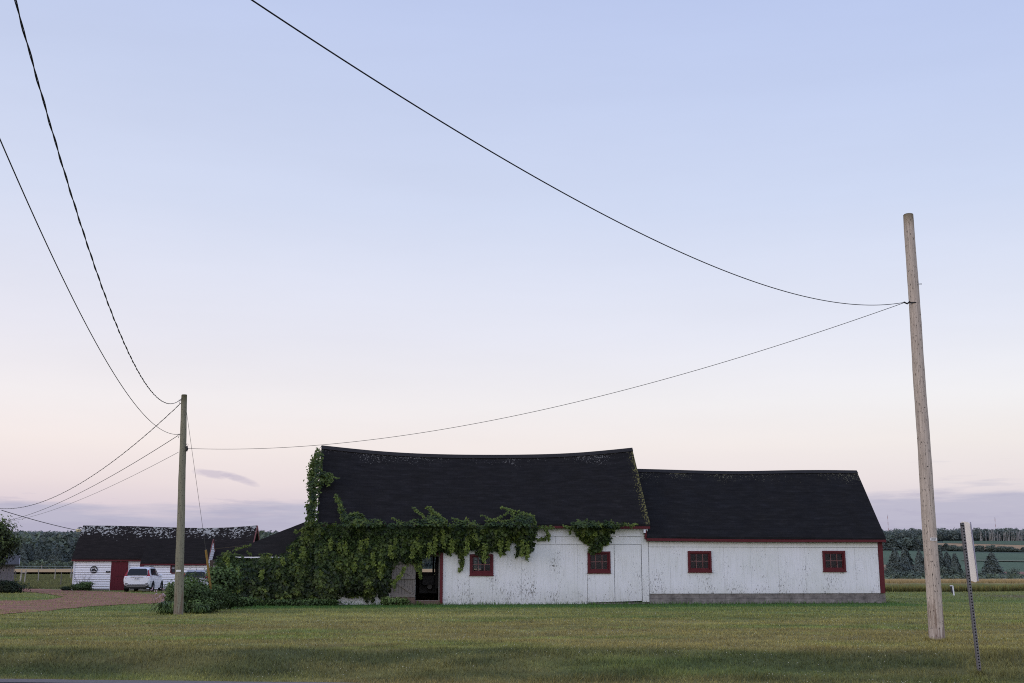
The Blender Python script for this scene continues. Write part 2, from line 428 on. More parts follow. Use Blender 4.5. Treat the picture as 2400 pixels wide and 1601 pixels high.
# ================================================================== SETTING
def lawn_col(X, Y):
    X = np.asarray(X, float); Y = np.asarray(Y, float)
    n = fbm(X / 3.5, Y / 1.3, 11); n2 = fbm(X / .9, Y / .45, 15); n3 = fbm(X / 9, Y / 4, 21)
    olive = np.array([.222, .208, .058]); green = np.array([.125, .165, .036]); straw = np.array([.30, .225, .095]); dark = np.array([.052, .070, .022])
    def mixc(a, b, k): return a * (1 - k)[..., None] + b * k[..., None]
    c = mixc(np.broadcast_to(green, X.shape + (3,)), olive, sst(.25, .6, n * .6 + n3 * .4))
    st_ = fbm(X / 6, Y / .55, 71); bl_ = fbm(X / .5, Y / .35, 81); c = c * ((.84 + .32 * sst(.3, .7, st_)) * (.78 + .44 * sst(.3, .7, bl_)))[..., None]
    c = mixc(c, straw, .45 * sst(.5, .8, n2) * sst(.45, .7, n3))
    Ye = road_edge(X); t = (Y - Ye) / np.maximum(19.3 - Ye, .8)
    bank = sst(.1, .35, t) * (1 - sst(.7, 1.25, t + .5 * (fbm(X / 1.7, Y / .8, 63) - .5)))
    c = mixc(c, np.array([.215, .158, .062]), .45 * (1 - sst(25, 36, Y + 8 * (n3 - .5))) * sst(.25, .6, n))
    c = mixc(c, np.array([.105, .155, .040]), .45 * sst(32, 40, Y) * (1 - sst(60, 90, Y)))
    c = mixc(c, dark, bank * (.46 + .38 * sst(.3, .65, fbm(X / 1.6, Y / .7, 61))))
    c = mixc(c, straw * .8, (1 - sst(.05, .2, t)) * .45)
    # greener uncut strip along the foot of the barn
    u = X * math.cos(AL) + (Y - BY) * math.sin(AL); v = -X * math.sin(AL) + (Y - BY) * math.cos(AL)
    foot = sst(-5.2, -2.6, v + n * 1.6) * (1 - sst(15.5, 17, u)) * sst(-13.5, -12, u) * (1 - sst(3, 6, v))
    c = mixc(c, np.array([.046, .112, .018]), foot * .95)
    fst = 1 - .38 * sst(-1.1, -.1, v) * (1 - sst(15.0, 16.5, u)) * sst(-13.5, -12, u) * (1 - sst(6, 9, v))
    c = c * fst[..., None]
    far = sst(60, 100, Y)
    c = mixc(c, np.array([.115, .135, .040]), far * .7)
    rs = np.exp(-(((X - 27.6) / 1.6) ** 2 + ((Y - 62.5) / 4.0) ** 2))
    c = mixc(c, np.array([.15, .11, .08]), np.clip(rs * (.5 + fbm(X / .8, Y / 2, 65)), 0, .8))
    return c
AL = math.atan(.12); BY = 47.0

def grid_mesh(name, Xs, Ys, zf, cf, mat, kind='structure', cond=None):
    X, Y = np.meshgrid(Xs, Ys); Z = zf(X, Y); V = np.stack([X, Y, Z], -1).reshape(-1, 3)
    ny, nx = X.shape; i = np.arange(ny * nx).reshape(ny, nx)
    F = np.stack([i[:-1, :-1], i[:-1, 1:], i[1:, 1:], i[1:, :-1]], -1).reshape(-1, 4)
    o = mesh_np(name, V, F, mat, cf(X, Y).reshape(-1, 3), smooth=True)
    return tag(o, kind=kind)

def axis(pts):
    out = []
    for (a, b, st) in pts: out += list(np.arange(a, b, st))
    return np.array(out + [pts[-1][1]])
far1 = [(0, 12, .4), (12, 40, 1.2), (40, 120, 4), (120, 500, 16), (500, 1700, 60), (1700, 3600, 300)]
xp = axis(far1); Xs = np.concatenate([-xp[::-1][:-1], xp])
Ys = axis([(-400, -20, 40), (-20, 14, 1.2), (14, 21, .12), (21, 60, .6), (60, 200, 4), (200, 500, 10), (500, 1600, 40), (1600, 3600, 250)])
def ground_col(X, Y):
    c = lawn_col(X, Y)
    k = sst(200, 330, Y)[..., None]
    n = fbm(X / 90, Y / 60, 31)[..., None]
    return c * (1 - k) + k * (np.array([.066, .098, .070]) * (.8 + .4 * n))
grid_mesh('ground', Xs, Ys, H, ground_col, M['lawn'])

# fields as thin sheets lying on the terrain
def az_sheet(name, az0, az1, Y0f, Y1f, lift, c, var=.1, n=60, m=10):
    A = np.linspace(az0, az1, n); T = np.linspace(0, 1, m)
    a, t = np.meshgrid(A, T); y0 = Y0f(a); y1 = Y1f(a); Y = y0 * (1 - t) + y1 * t; X = a * Y
    V = np.stack([X, Y, H(X, Y) + lift], -1).reshape(-1, 3)
    i = np.arange(n * m).reshape(m, n); F = np.stack([i[:-1, :-1], i[:-1, 1:], i[1:, 1:], i[1:, :-1]], -1).reshape(-1, 4)
    nn = fbm(X / 40, Y / 25, 33)[..., None]
    o = mesh_np(name, V, F, M['field'], (np.array(c) * (1 - var + 2 * var * nn)).reshape(-1, 3), smooth=True)
    return tag(o, kind='structure')
cst = lambda v: (lambda a: np.full_like(a, float(v)))
az_sheet('grain_field', -.62, .15, cst(188), cst(335), .35, (.38, .25, .115))
lean = lambda y, k=.0: (lambda a: y - 420 * (a - .36) * k)
az_sheet('green_field', .22, .62, cst(352), lean(640, 1.2), .15, (.074, .118, .068), .2)
az_sheet('field_margin', .385, .62, lean(500, .5), lean(512, .5), .5, (.13, .15, .095), .2)
az_sheet('stubble_field', .335, .62, lean(672, 1.2), lean(850, 2.3), .4, (.36, .235, .125), .12)
az_sheet('upper_green_field', .37, .62, lean(858, 2.3), lean(940, .6), .35, (.070, .108, .062), .12)
az_sheet('tan_field', .2, .345, cst(395), cst(450), .5, (.33, .22, .13), .12)

# road in front
rb = MB()
xs = np.linspace(-60, 60, 61)
def asphalt():
    m = N('asphalt'); n = m.noise(m.coord(), 60, 4, .7); b = m.noise(m.coord(), 1.2, 4)
    m.col(m.mix(n, (.05, .05, .055), (.11, .105, .11))); m.bump(n, .4, .01); return m.m
for a, b in zip(xs[:-1], xs[1:]):
    rb.poly([(a, road_edge(a) - 7.2, -.292), (b, road_edge(b) - 7.2, -.292), (b, road_edge(b), -.292), (a, road_edge(a), -.292)])
tag(rb.build('road', asphalt()), kind='structure')
gb = MB()
for k in range(600):
    a = -60 + k * .2; b = a + .2
    ja = .12 + .1 * float(vnoise(a * 2.1, 0)); jb = .12 + .1 * float(vnoise(b * 2.1, 0))
    gb.poly([(a, road_edge(a) - .25, -.286), (b, road_edge(b) - .25, -.286), (b, road_edge(b) + jb, -.28), (a, road_edge(a) + ja, -.28)])
tag(gb.build('road_shoulder', simple('shoulder_gravel', (.16, .14, .135), .95, .5, 30)), kind='structure')

# red dirt driveway
def dirt():
    m = N('red_dirt'); co = m.coord(); n = m.noise(m.mapn(co, (1, 1, 1)), .8, 6, .7); n2 = m.noise(m.mapn(co, (.25, 1, 1)), 1.6, 4, .6)
    c = m.mix(m.ramp(n, [(.3, 0), (.7, 1)]), (.20, .075, .055), (.37, .165, .120))
    c = m.mix(m.ramp(n2, [(.56, 0), (.66, .8)]), c, (.085, .095, .035))
    m.col(c); m.bump(n, .5, .03); return m.m
outer = [(-160, 1379.5), (0, 1378.5), (80, 1381), (150, 1384), (220, 1386), (280, 1388.5), (330, 1392), (400, 1393.5), (450, 1395), (450, 1412), (395, 1414), (330, 1416), (260, 1419), (200, 1423), (150, 1428), (90, 1434), (40, 1438), (0, 1441), (-160, 1452)]
inner = [(-160, 1410), (0, 1409), (70, 1408), (125, 1405), (150, 1400), (120, 1393.5), (70, 1388), (0, 1383.8), (-160, 1382.8)]
import bmesh
def flat_region(name, ring, mat, z, hole=None, sub=0):
    bm = bmesh.new()
    poly = ring
    if hole:
        poly = ring[2:] + [ring[0]] if False else ring
    pts = []
    for (px, py) in poly:
        g = G(px, py); pts.append((g.x, g.y, z))
    vs = [bm.verts.new(p) for p in pts]; f = bm.faces.new(vs)
    bmesh.ops.triangulate(bm, faces=[f])
    me = bpy.data.meshes.new(name); bm.to_mesh(me); bm.free(); me.materials.append(mat)
    o = bpy.data.objects.new(name, me); col.objects.link(o)
    return tag(o, kind='structure')
# C-shape: far strip, turning area, near strip (the grass island stays open on the left)
def rough(r):
    out = []
    for (a, b) in zip(r[:-1], r[1:]):
        for k in range(6):
            t = k / 6; x = a[0] + (b[0] - a[0]) * t; y = a[1] + (b[1] - a[1]) * t
            out.append((x, y + (random.uniform(-.9, .9) if 0 < x < 445 else 0)))
    return out + [r[-1]]
ring = rough(outer) + rough(inner)
flat_region('driveway', ring, dirt(), .02)

# ================================================================== GRASS
def blades(name, X, Y, h, w, c, lean=.5, tip=None, label=None, kind='stuff', mat=None, base_dark=.55, Z=None):
    n = len(X); Z = H(X, Y) - .01 if Z is None else Z
    a = rng.uniform(0, 2 * np.pi, n); dx = np.cos(a) * w / 2; dy = np.sin(a) * w / 2
    la = rng.uniform(0, 2 * np.pi, n); ll = rng.uniform(0, lean, n) * h
    V = np.empty((n, 3, 3)); V[:, 0] = np.stack([X - dx, Y - dy, Z], -1); V[:, 1] = np.stack([X + dx, Y + dy, Z], -1)
    V[:, 2] = np.stack([X + np.cos(la) * ll, Y + np.sin(la) * ll, Z + h], -1)
    C = np.empty((n, 3, 3)); br = (rng.uniform(.45, 1.1, n) + .9 * rng.random(n) ** 4)[:, None]
    C[:, 0] = c * base_dark * br; C[:, 1] = c * base_dark * br; C[:, 2] = (c * 1.25 if tip is None else tip) * br
    o = mesh_np(name, V.reshape(-1, 3), np.arange(3 * n).reshape(n, 3), mat or M['grass'], C.reshape(-1, 3))
    return tag(o, label, None, None, kind)
def scatter(Y0, Y1, n, az=.5):
    # density falls with distance squared
    t = rng.random(n); Y = 1 / (1 / Y0 * (1 - t) + t / Y1); X = (rng.random(n) * 2 - 1) * az * Y
    return X, Y
n = 380000
X, Y = scatter(14.8, 84, n)
ok = Y > road_edge(X) + .10; X, Y = X[ok], Y[ok]
u_ = X * math.cos(AL) + (Y - BY) * math.sin(AL); v_ = -X * math.sin(AL) + (Y - BY) * math.cos(AL)
ok = ~((v_ > -.05) & (v_ < 5.5) & (u_ > -11.7) & (u_ < 15.4)); X, Y, v_, u_ = X[ok], Y[ok], v_[ok], u_[ok]
Ye = road_edge(X); t_ = (Y - Ye) / (19.3 - Ye)
bank = sst(.1, .3, t_) * (1 - sst(.8, 1.2, t_)); foot = sst(-1.6, -.5, v_) * (1 - sst(15.5, 16.5, u_)) * sst(-13, -12, u_)
sc_ = np.clip(Y / 22, .8, 3.2)
hh = (.028 + .035 * rng.random(len(X))) * (1 + .9 * bank * vnoise(X / .7, Y / .4, 77) + 1.6 * foot + .25 * (sc_ - 1)) * (.7 + .6 * vnoise(X * 1.2, Y * 2, 5))
blades('lawn_grass', X, Y, hh, .011 * sc_, lawn_col(X, Y) * 1.42, 1.1, None, 'mown lawn between the road and the white barn')
for (bx, by, br_) in ((None, None, 0),): pass
# clover heads
n = 3000; X, Y = scatter(16, 40, n); ok = (Y > road_edge(X) + .5) & (fbm(X / 1.6, Y / .9, 9) > .55); X, Y = X[ok], Y[ok]
Zc = H(X, Y) + .05; r = .0065 * rng.uniform(.6, 1.1, len(X)) * np.clip(Y / 20, 1, 1.6)
oc = np.array([[1, 0, 0], [0, 1, 0], [-1, 0, 0], [0, -1, 0], [0, 0, 1], [0, 0, -1]]); fc = np.array([[0, 1, 4], [1, 2, 4], [2, 3, 4], [3, 0, 4], [1, 0, 5], [2, 1, 5], [3, 2, 5], [0, 3, 5]])
V = (np.stack([X, Y, Zc], -1)[:, None] + oc[None] * r[:, None, None]).reshape(-1, 3)
F = (fc[None] + 6 * np.arange(len(X))[:, None, None]).reshape(-1, 3)
tag(mesh_np('clover_flowers', V, F, simple('clover_white', (.50, .50, .40))), 'tiny white clover heads scattered over the lawn', kind='stuff')

# standing crop at the right
def crop_top(X, Y): return H(X, Y) + .56 + .09 * (fbm(X / 1.3, Y / 3, 41) - .5)
A = np.linspace(.18, .75, 420); Yr = np.concatenate([[0, .25, .6, 1.0, 1.5, 2.5], np.linspace(4, 100, 40)])
a, d = np.meshgrid(A, Yr); y0 = 79.5 + .8 * vnoise(a * 60, 0 * a, 6) + 12 * sst(.36, .6, a)
Y = y0 + d; X = a * Y; hgt = np.interp(d, [0, .25, .6, 1.0, 1.5, 200], [0, .3, .42, .5, .56, .56])
Z = H(X, Y) + hgt * (1 + .25 * (fbm(X / .8, Y / 2, 41) - .5)) - .02
nf = fbm(X / 2.5, Y / 9, 44)[..., None]; tt = sst(.7, 2.2, d)[..., None]
cc = (np.array([.14, .15, .04]) * (1 - tt) + np.array([.36, .26, .12]) * tt) * (.7 + .6 * nf)
i = np.arange(a.size).reshape(a.shape); F = np.stack([i[:-1, :-1], i[:-1, 1:], i[1:, 1:], i[1:, :-1]], -1).reshape(-1, 4)
crop = mesh_np('standing_crop', np.stack([X, Y, Z], -1).reshape(-1, 3), F, M['field'], cc.reshape(-1, 3), smooth=True)
tag(crop, 'tall standing grain crop behind the barn and the leaning wooden pole', kind='stuff')
n = 34000; az_ = rng.uniform(.28, .56, n); y0 = 79.5 + .8 * vnoise(az_ * 60, 0 * az_, 6) + 12 * sst(.36, .6, az_)
d = rng.random(n) ** 1.8 * 45; Y = y0 + d - .25; X = az_ * Y
hh = (.42 + .2 * rng.random(n)) * np.interp(d, [0, 1.2], [.8, 1]); k = sst(.5, 5, d)[:, None]
tipc = (np.array([.26, .21, .06]) * (1 - k) + np.array([.40, .29, .14]) * k)
cb = (np.array([.09, .115, .028]) * (1 - k) + np.array([.30, .22, .10]) * k) * rng.uniform(.7, 1.3, n)[:, None]
n_ = len(X); Zb = H(X, Y) + np.where(d > 2, .22, 0)
cropb = blades('grain_stalks', X, Y, hh, .05 + .0 * X, cb, .35, tipc, 'upright grain stalks along the crop front at the right', base_dark=.45, Z=Zb)

# ================================================================== leaves
def leaf_mesh(name, Pn, Nn, size, C, mat, parent=None, droop=.5, fold=.25, stretch=1.25):
    """one folded diamond leaf per point, hanging tip-down, facing Nn with scatter"""
    n = len(Pn); Nn = Nn / np.linalg.norm(Nn, axis=1, keepdims=True)
    down = np.array([0, 0, -1.0]) * droop + rng.normal(size=(n, 3)) * .55
    T = down - Nn * (down * Nn).sum(1, keepdims=True); T /= np.linalg.norm(T, axis=1, keepdims=True) + 1e-6
    B = np.cross(Nn, T); s = size[:, None] if hasattr(size, '__len__') else np.full((n, 1), size)
    V = np.empty((n, 4, 3)); V[:, 0] = Pn; V[:, 1] = Pn + (T * .42 * stretch - B * .5 + Nn * fold) * s
    V[:, 2] = Pn + T * stretch * s - Nn * .1 * s; V[:, 3] = Pn + (T * .42 * stretch + B * .5 + Nn * fold) * s
    F = np.array([[0, 1, 2], [0, 2, 3]])[None] + 4 * np.arange(n)[:, None, None]
    Cc = np.repeat(C[:, None], 4, 1)
    return mesh_np(name, V.reshape(-1, 3), F.reshape(-1, 3), mat, Cc.reshape(-1, 3), parent)
def inside(px, py, poly):
    r = np.zeros(px.shape, bool); n = len(poly)
    for i in range(n):
        x0, y0 = poly[i]; x1, y1 = poly[(i + 1) % n]
        c = ((y0 > py) != (y1 > py)); xi = x0 + (py - y0) * (x1 - x0) / ((y1 - y0) if y1 != y0 else 1e-9)
        r ^= c & (px < xi)
    return r

# ================================================================== BARN
B = Fr((0, BY, 0), AL)
barn = empty('barn', B.O, AL, label='long white barn with sagging black shingle roof, red window trim and vine covered left end', cat='barn')
HD = 2.65                                     # eave to ridge, in plan
OV = -.22                                     # roof overhang in front of the wall
def curve(px_pts, v):
    pts = [B.at(x, y, v) for x, y in px_pts]
    us = [p[0] for p in pts]; ws = [p[1] for p in pts]
    return us, ws
def curvef(us, ws, u0, u1):
    # smooth interpolation in the 0..1 parameter between u0 and u1
    uu = np.array(us); ww = np.array(ws)
    dd = np.linspace(uu[0], uu[-1], 200); w = np.interp(dd, uu, ww)
    k = np.ones(31) / 31; wp = np.pad(w, 15, mode='reflect', reflect_type='odd'); w = np.convolve(wp, k, 'valid')
    return lambda s: float(np.interp(u0 + (u1 - u0) * s, dd, w))
# main roof
ur, wr = curve([(753.5, 1045.5), (840, 1055), (919, 1062), (1020, 1066.5), (1123, 1068), (1230, 1067.5), (1327, 1065), (1405, 1059), (1482, 1051)], HD)
UL_r, UR_r = ur[0], ur[-1]
UL_e, WL_e = B.at(742, 1226, OV); UR_e, WR_e = B.at(1524, 1229, OV)
WE = (WL_e + WR_e) / 2
ridge = curvef(ur, wr, UL_r, UR_r)
rb = MB()
roof_sheet(rb, lambda t: UL_e + (UL_r - UL_e) * t, lambda t: UR_e + (UR_r - UR_e) * t, OV, HD, lambda s: WE + .02 * math.sin(9 * s), ridge, 60, 20, .08, .022)
roof_sheet(rb, lambda t: UL_e + (UL_r - UL_e) * t, lambda t: UR_e + (UR_r - UR_e) * t, 2 * HD - OV, HD + .002, lambda s: WE, ridge, 30, 8, .08, .02, True, 5)
mroof = roof_mat('main_barn_shingles', start=.88, dense=.545, lichen=.5, white=(.19, .185, .175), scale=14, edge=(UR_r + .2, 1.1, (.17, .16, .06)))
roof_main = rb.build('roof', mroof, barn); roof_main['label'] = 'tall black shingle roof with sagging ridge'
rc = MB()   # ridge cap
pp = [(UL_r + (UR_r - UL_r) * k / 40, HD, ridge(k / 40) + .0) for k in range(41)]
for a, b in zip(pp[:-1], pp[1:]):
    for sgn in (-1, 1):
        q = [(a[0], HD, a[2] + .035), (b[0], HD, b[2] + .035), (b[0], HD + sgn * .17, b[2] - .13), (a[0], HD + sgn * .17, a[2] - .13)]
        rc.poly(q if sgn > 0 else q[::-1])
rc.build('ridge_cap', simple('ridge_cap_shingle', (.022, .021, .022), .9, .4, 9), roof_main)
# extension roof
ue, we = curve([(1480, 1100), (1560, 1102), (1640, 1104.5), (1735, 1106), (1850, 1103.5), (1930, 1103), (2008, 1104)], HD - .0)
XL_r, XR_r = ue[0], ue[-1]
XL_e = B.U(1517, 1257, OV); XR_e, XW = B.at(2076, 1261, OV); XWl = B.W(1530, 1257.5, OV)
ridge2 = curvef(ue, we, XL_r, XR_r)
rb = MB()
roof_sheet(rb, lambda t: XL_e + (XL_r - XL_e) * t, lambda t: XR_e + (XR_r - XR_e) * t, OV, HD - .0, lambda s: XWl * (1 - s) + XW * s, ridge2, 50, 18, .08, .012, seed=9)
roof_sheet(rb, lambda t: XL_e + (XL_r - XL_e) * t, lambda t: XR_e + (XR_r - XR_e) * t, 2 * HD - OV, HD + .002, lambda s: XW, ridge2, 30, 8, .08, .01, True, 15)
xroof = roof_mat('extension_shingles2', start=.84, dense=.565, lichen=.5, white=(.17, .165, .11), scale=15, edge=(XR_r + .5, 1.3, (.16, .15, .10)), base=(.0105, .0115, .0155))
roof_x = rb.build('roof', xroof, barn); roof_x['label'] = 'lower black shingle roof of the right extension'
rc = MB()
pp = [(XL_r + (XR_r - XL_r) * k / 40, HD, ridge2(k / 40)) for k in range(41)]
for a, b in zip(pp[:-1], pp[1:]):
    for sgn in (-1, 1):
        q = [(a[0], HD, a[2] + .03), (b[0], HD, b[2] + .03), (b[0], HD + sgn * .16, b[2] - .12), (a[0], HD + sgn * .16, a[2] - .12)]
        rc.poly(q if sgn > 0 else q[::-1])
rc.build('ridge_cap', simple('ridge_cap_shingle2', (.02, .02, .022), .9, .4, 9), roof_x)

# ---- walls
wu = lambda px, py=1330: B.U(px, py)
ww = lambda py, px=1300: B.W(px, py)
U0 = wu(742); UM = wu(1506); UX = wu(2066)
def hole(x0, y0, x1, y1): # px box -> (u0,u1,w0,w1)
    xm = (x0 + x1) / 2; ym = (y0 + y1) / 2
    return (B.U(x0, ym), B.U(x1, ym), B.W(xm, y1), B.W(xm, y0))
wins_px = [(1101, 1299, 1156, 1348), (1377, 1293, 1430.5, 1342.5), (1612, 1291.5, 1667, 1340.5), (1928, 1291.5, 1981, 1339)]
wins = [hole(*w) for w in wins_px]
door = hole(974, 1300, 1031, 1407); door = (door[0], door[1], door[2], door[3])
wh = [(a + .05, b - .05, c + .05, d - .05) for a, b, c, d in wins]
mb = MB(); bk = MB()
topm = WE - .10
seams = [U0] + [wu(x) for x in (800, 860, 915.5)] + [wu(x) for x in (974, 1037, 1101, 1155, 1222, 1289, 1354, 1376, 1440, 1503.5)]
W417 = ww(1417, 1035); W412 = ww(1412, 1440)
def foot(u): return W417 if u < wu(1376) + .01 else W412
w_fr = ww(1276, 1250)                         # foot of the horizontal frieze boards
def foot_main(u): return W417 + (.0 if u < wu(1375) else .0)
holes_m = [door] + wh[:2]
s1 = [s for s in seams if s <= wu(1376) + .001]; s2 = [s for s in seams if s >= wu(1376) - .001]
panel_wall(mb, bk, s1, lambda u: W417, lambda u: w_fr, holes_m[:2], 0, gap=.005)
panel_wall(mb, bk, s2, lambda u: W412 + .05 * (u - wu(1376)) / 2, lambda u: w_fr, [holes_m[2]], -.012, gap=.02)
# frieze boards
w_f2 = ww(1257, 1250)
panel_wall(mb, bk, [U0, wu(1303), wu(1513)], lambda u: w_fr + .012, lambda u: w_f2, [], -.01, gap=.012)
panel_wall(mb, bk, [U0, wu(1513)], lambda u: w_f2 + .012, lambda u: topm, [], -.03, gap=.0)
mb.build('wall', M['white'], barn)['label'] = 'white peeling board wall of the main barn'
bk.build('wall_backing', M['back'], barn)
mb = MB(); bk = MB()
WX = ww(1391, 1780)
seams = [wu(x) for x in (1503.5, 1521, 1571, 1635, 1697, 1760, 1825, 1888, 1947, 2005, 2060)]
topx = XW - .09
w_xf = B.W(1800, 1283); w_xf2 = B.W(1800, 1270)
panel_wall(mb, bk, seams[:2], lambda u: ww(1411, 1515), lambda u: WR_e - .12, [], -.004, gap=.03)
panel_wall(mb, bk, seams[1:], lambda u: WX + .0, lambda u: w_xf, wh[2:], 0, gap=.0045)
panel_wall(mb, bk, [seams[1], seams[-1]], lambda u: w_xf + .012, lambda u: w_xf2, [], -.012)
panel_wall(mb, bk, [seams[1], seams[-1]], lambda u: w_xf2 + .014, lambda u: topx, [], -.026)
mb.build('wall', M['white'], barn)['label'] = 'white peeling board wall of the right extension'
bk.build('wall_backing', M['back'], barn)
# other sides
DB = 2 * HD - .2
mb = MB()
def gable(mb, u, wtop, wr_, thick, inward):
    for uu, fl in ((u, False), (u + inward * thick, True)):
        p = [(uu, .14, 0), (uu, DB, 0), (uu, DB, wtop), (uu, HD, wr_), (uu, .14, wtop)]
        mb.poly(p if fl == (inward < 0) else p[::-1], [(q[1], q[2]) for q in p])
gable(mb, U0 + .01, WE - .02, ridge(0) - .12, .1, 1); mb.build('gable_wall', M['white'], barn)
mb = MB(); gable(mb, UM + .3, WE - .02, ridge(1) - .12, .1, -1); mb.build('gable_wall', M['white'], barn)
mb = MB(); gable(mb, UX - .02, XW + .02, ridge2(1) - .14, .1, -1); mb.build('gable_wall', M['white'], barn)
# back wall with openings
bw_open = []
a = B.at(989, 1306.5, DB); b = B.at(1034, 1364, DB); bw_open.append((a[0], b[0], b[1], a[1]))
a = B.at(1111, 1304, DB); b = B.at(1128, 1335, DB); bw_open.append((a[0], b[0], b[1], a[1]))
mb = MB(); bk = MB()
panel_wall(mb, bk, [U0, -3.8, 0, 3, UM], lambda u: 0, lambda u: WE, bw_open, DB, gap=0)
panel_wall(mb, bk, [UM, UX], lambda u: 0, lambda u: XW, [], DB, gap=0)
mb.build('back_wall', M['wood_brown'], barn); bk.build('wall_backing', M['back'], barn)
o1, o2 = bw_open
mb = MB(); um = B.U(1015.8, 1330, DB)
mb.box((um - .045, DB - .08, o1[2]), (um + .045, DB + .02, o1[3]))
mb.build('mullion', M['back'], barn)
mb = MB()
for k in range(1, 2): mb.box(((o2[0] + o2[1]) / 2 - .015, DB - .02, o2[2]), ((o2[0] + o2[1]) / 2 + .015, DB + .02, o2[3]))
for k in range(1, 3):
    z = o2[2] + (o2[3] - o2[2]) * k / 3; mb.box((o2[0], DB - .022, z - .015), (o2[1], DB + .022, z + .015))
mb.build('window_grille', M['trim_white'], barn)
mb = MB(); mb.box((U0 + .1, .14, -.05), (UM - .05, DB - .02, .06)); mb.box((UM + .05, .14, -.05), (UX - .1, DB - .02, .06))
mb.build('floor', M['back'], barn)
# foundation
mb = MB()
xf0, xf1 = wu(1521), wu(2072)
mb.box((xf0, .03, -.3), (xf1, DB, WX - .01))
mb.box((wu(1376), .02, -.3), (xf0 - .001, .3, W412 - .005))
mb.box((U0, .03, -.3), (wu(1376) - .001, .3, W417 - .003))
mb.build('foundation', M['concrete'], barn)
# red fascias
mb = MB()
mb.box((UL_e + .02, OV - .02, WE - .175), (UR_e - .01, OV + .01, WE - .075))
f1 = mb.build('fascia', M['red'], barn)
mb = MB()
n_ = 24
for k in range(n_):
    s0, s1_ = k / n_, (k + 1) / n_
    ua = XL_e + (XR_e - XL_e) * s0; ub = XL_e + (XR_e - XL_e) * s1_
    za = XWl * (1 - s0) + XW * s0 - .07; zb = XWl * (1 - s1_) + XW * s1_ - .07
    sag = lambda s: .02 * math.sin(math.pi * s)
    q = [(ua, OV - .02, za - .105 - sag(s0)), (ub, OV - .02, zb - .105 - sag(s1_)), (ub, OV - .02, zb - sag(s1_)), (ua, OV - .02, za - sag(s0))]
    mb.poly(q); r = [(p[0], OV + .2, p[2]) for p in q]
    mb.poly([q[1], q[0], r[0], r[1]])
mb.poly([(XR_e, OV - .02, XW - .195), (XR_e, OV + .2, XW - .195), (XR_e, OV + .2, XW - .07), (XR_e, OV - .02, XW - .07)])
mb.poly([(XL_e, OV - .02, XWl - .07), (XL_e, OV + .2, XWl - .07), (XL_e, OV + .2, XWl - .195), (XL_e, OV - .02, XWl - .195)])
mb.build('fascia', M['red'], barn)
mb = MB()   # white soffit under the main eave, seen at the step between the roofs
mb.box((U0, OV + .012, WE - .11), (UR_e - .06, -.035, WE - .09))
mb.box((UR_e - .28, OV - .01, WE - .34), (UR_e - .20, .0, WE - .2))
mb.build('soffit', M['trim_white'], barn)
mb = MB(); mb.box((wu(1511.5), -.16, XWl - .1), (wu(1515.5), -.03, WE - .21))
mb.build('trim_board', M['red'], barn)
mb = MB(); mb.box((seams[-1] + .005, -.035, WX), (seams[-1] + .20, .14, topx + .02))
mb.build('corner_board', M['red'], barn)
# windows
for wi, (a, b, c, d) in enumerate(wins):
    w = MB(); t = .078
    if wi in (1, 3): d += .01
    w.box((a, -.05, c), (b, .05, c + t * 1.25)); w.box((a, -.05, d - t), (b, .05, d))
    w.box((a, -.052, c + t * 1.25 + .001), (a + t, .05, d - t - .001)); w.box((b - t, -.052, c + t * 1.25 + .001), (b, .05, d - t - .001))
    win = w.build('window', M['red'], barn)
    w = MB(); ia, ib, ic, idd = a + t + .002, b - t - .002, c + t * 1.25 + .002, d - t - .002; s = .045
    w.box((ia, .0, ic), (ib, .04, ic + s * (1.6 if wi == 0 else 1.1))); w.box((ia, .0, idd - s), (ib, .04, idd)); w.box((ia, .001, ic + s), (ia + s, .041, idd - s)); w.box((ib - s, .001, ic + s), (ib, .041, idd - s))
    w.build('sash', M['red'], win)
    w = MB()
    for k in (1, 2):
        u = ia + (ib - ia) * k / 3; w.box((u - .011, .002, ic + .02), (u + .011, .036, idd - .02))
    m_ = (ic + idd) / 2; w.box((ia + .02, .004, m_ - .011), (ib - .02, .034, m_ + .011))
    w.build('muntins', red_paint('flaking_muntin_%d' % wi, (.20, .09, .09), (.42, .34, .33), .9), win)
    w = MB(); w.poly([(ia, .03, ic), (ib, .03, ic), (ib, .03, idd), (ia, .03, idd)])
    w.build('pane', M['glass'], win)
    if wi in (1, 3):      # thin white drip line over the casing
        pass
    w = MB(); w.box((a - .02, -.075, c - .03), (b + .02, -.0, c - .002)); w.build('sill', M['red'], win)
    w = MB(); w.poly([(a - .2, .9, c - .4), (b + .2, .9, c - .4), (b + .2, .9, d + .3), (a - .2, .9, d + .3)])
    if wi: w.build('inner_partition', simple('dim_interior_%d' % wi, (.09, .085, .08), .9, .7, 3), barn)
# door way
mb = MB()
a, b, c, d = door
mb.box((b + .0, -.06, c - .14), (b + .115, .08, d + .10)); mb.box((a - .05, -.058, d), (b - .002, .08, d + .10))
mb.build('door_frame', M['red'], barn)
mb = MB(); mb.box((b - .05, .0, c), (b - .003, .12, d - .002)); mb.box((a, .0, d - .07), (b - .052, .12, d - .003))
mb.build('jamb', M['wood_grey'], barn)
mb = MB(); mb.box((a - .02, -.05, c - .155), (b - .003, .3, c - .003)); mb.box((a + .35, -.055, c - .03), (b - .06, -.051, c - .012))
mb.build('threshold', M['wood_brown'], barn)
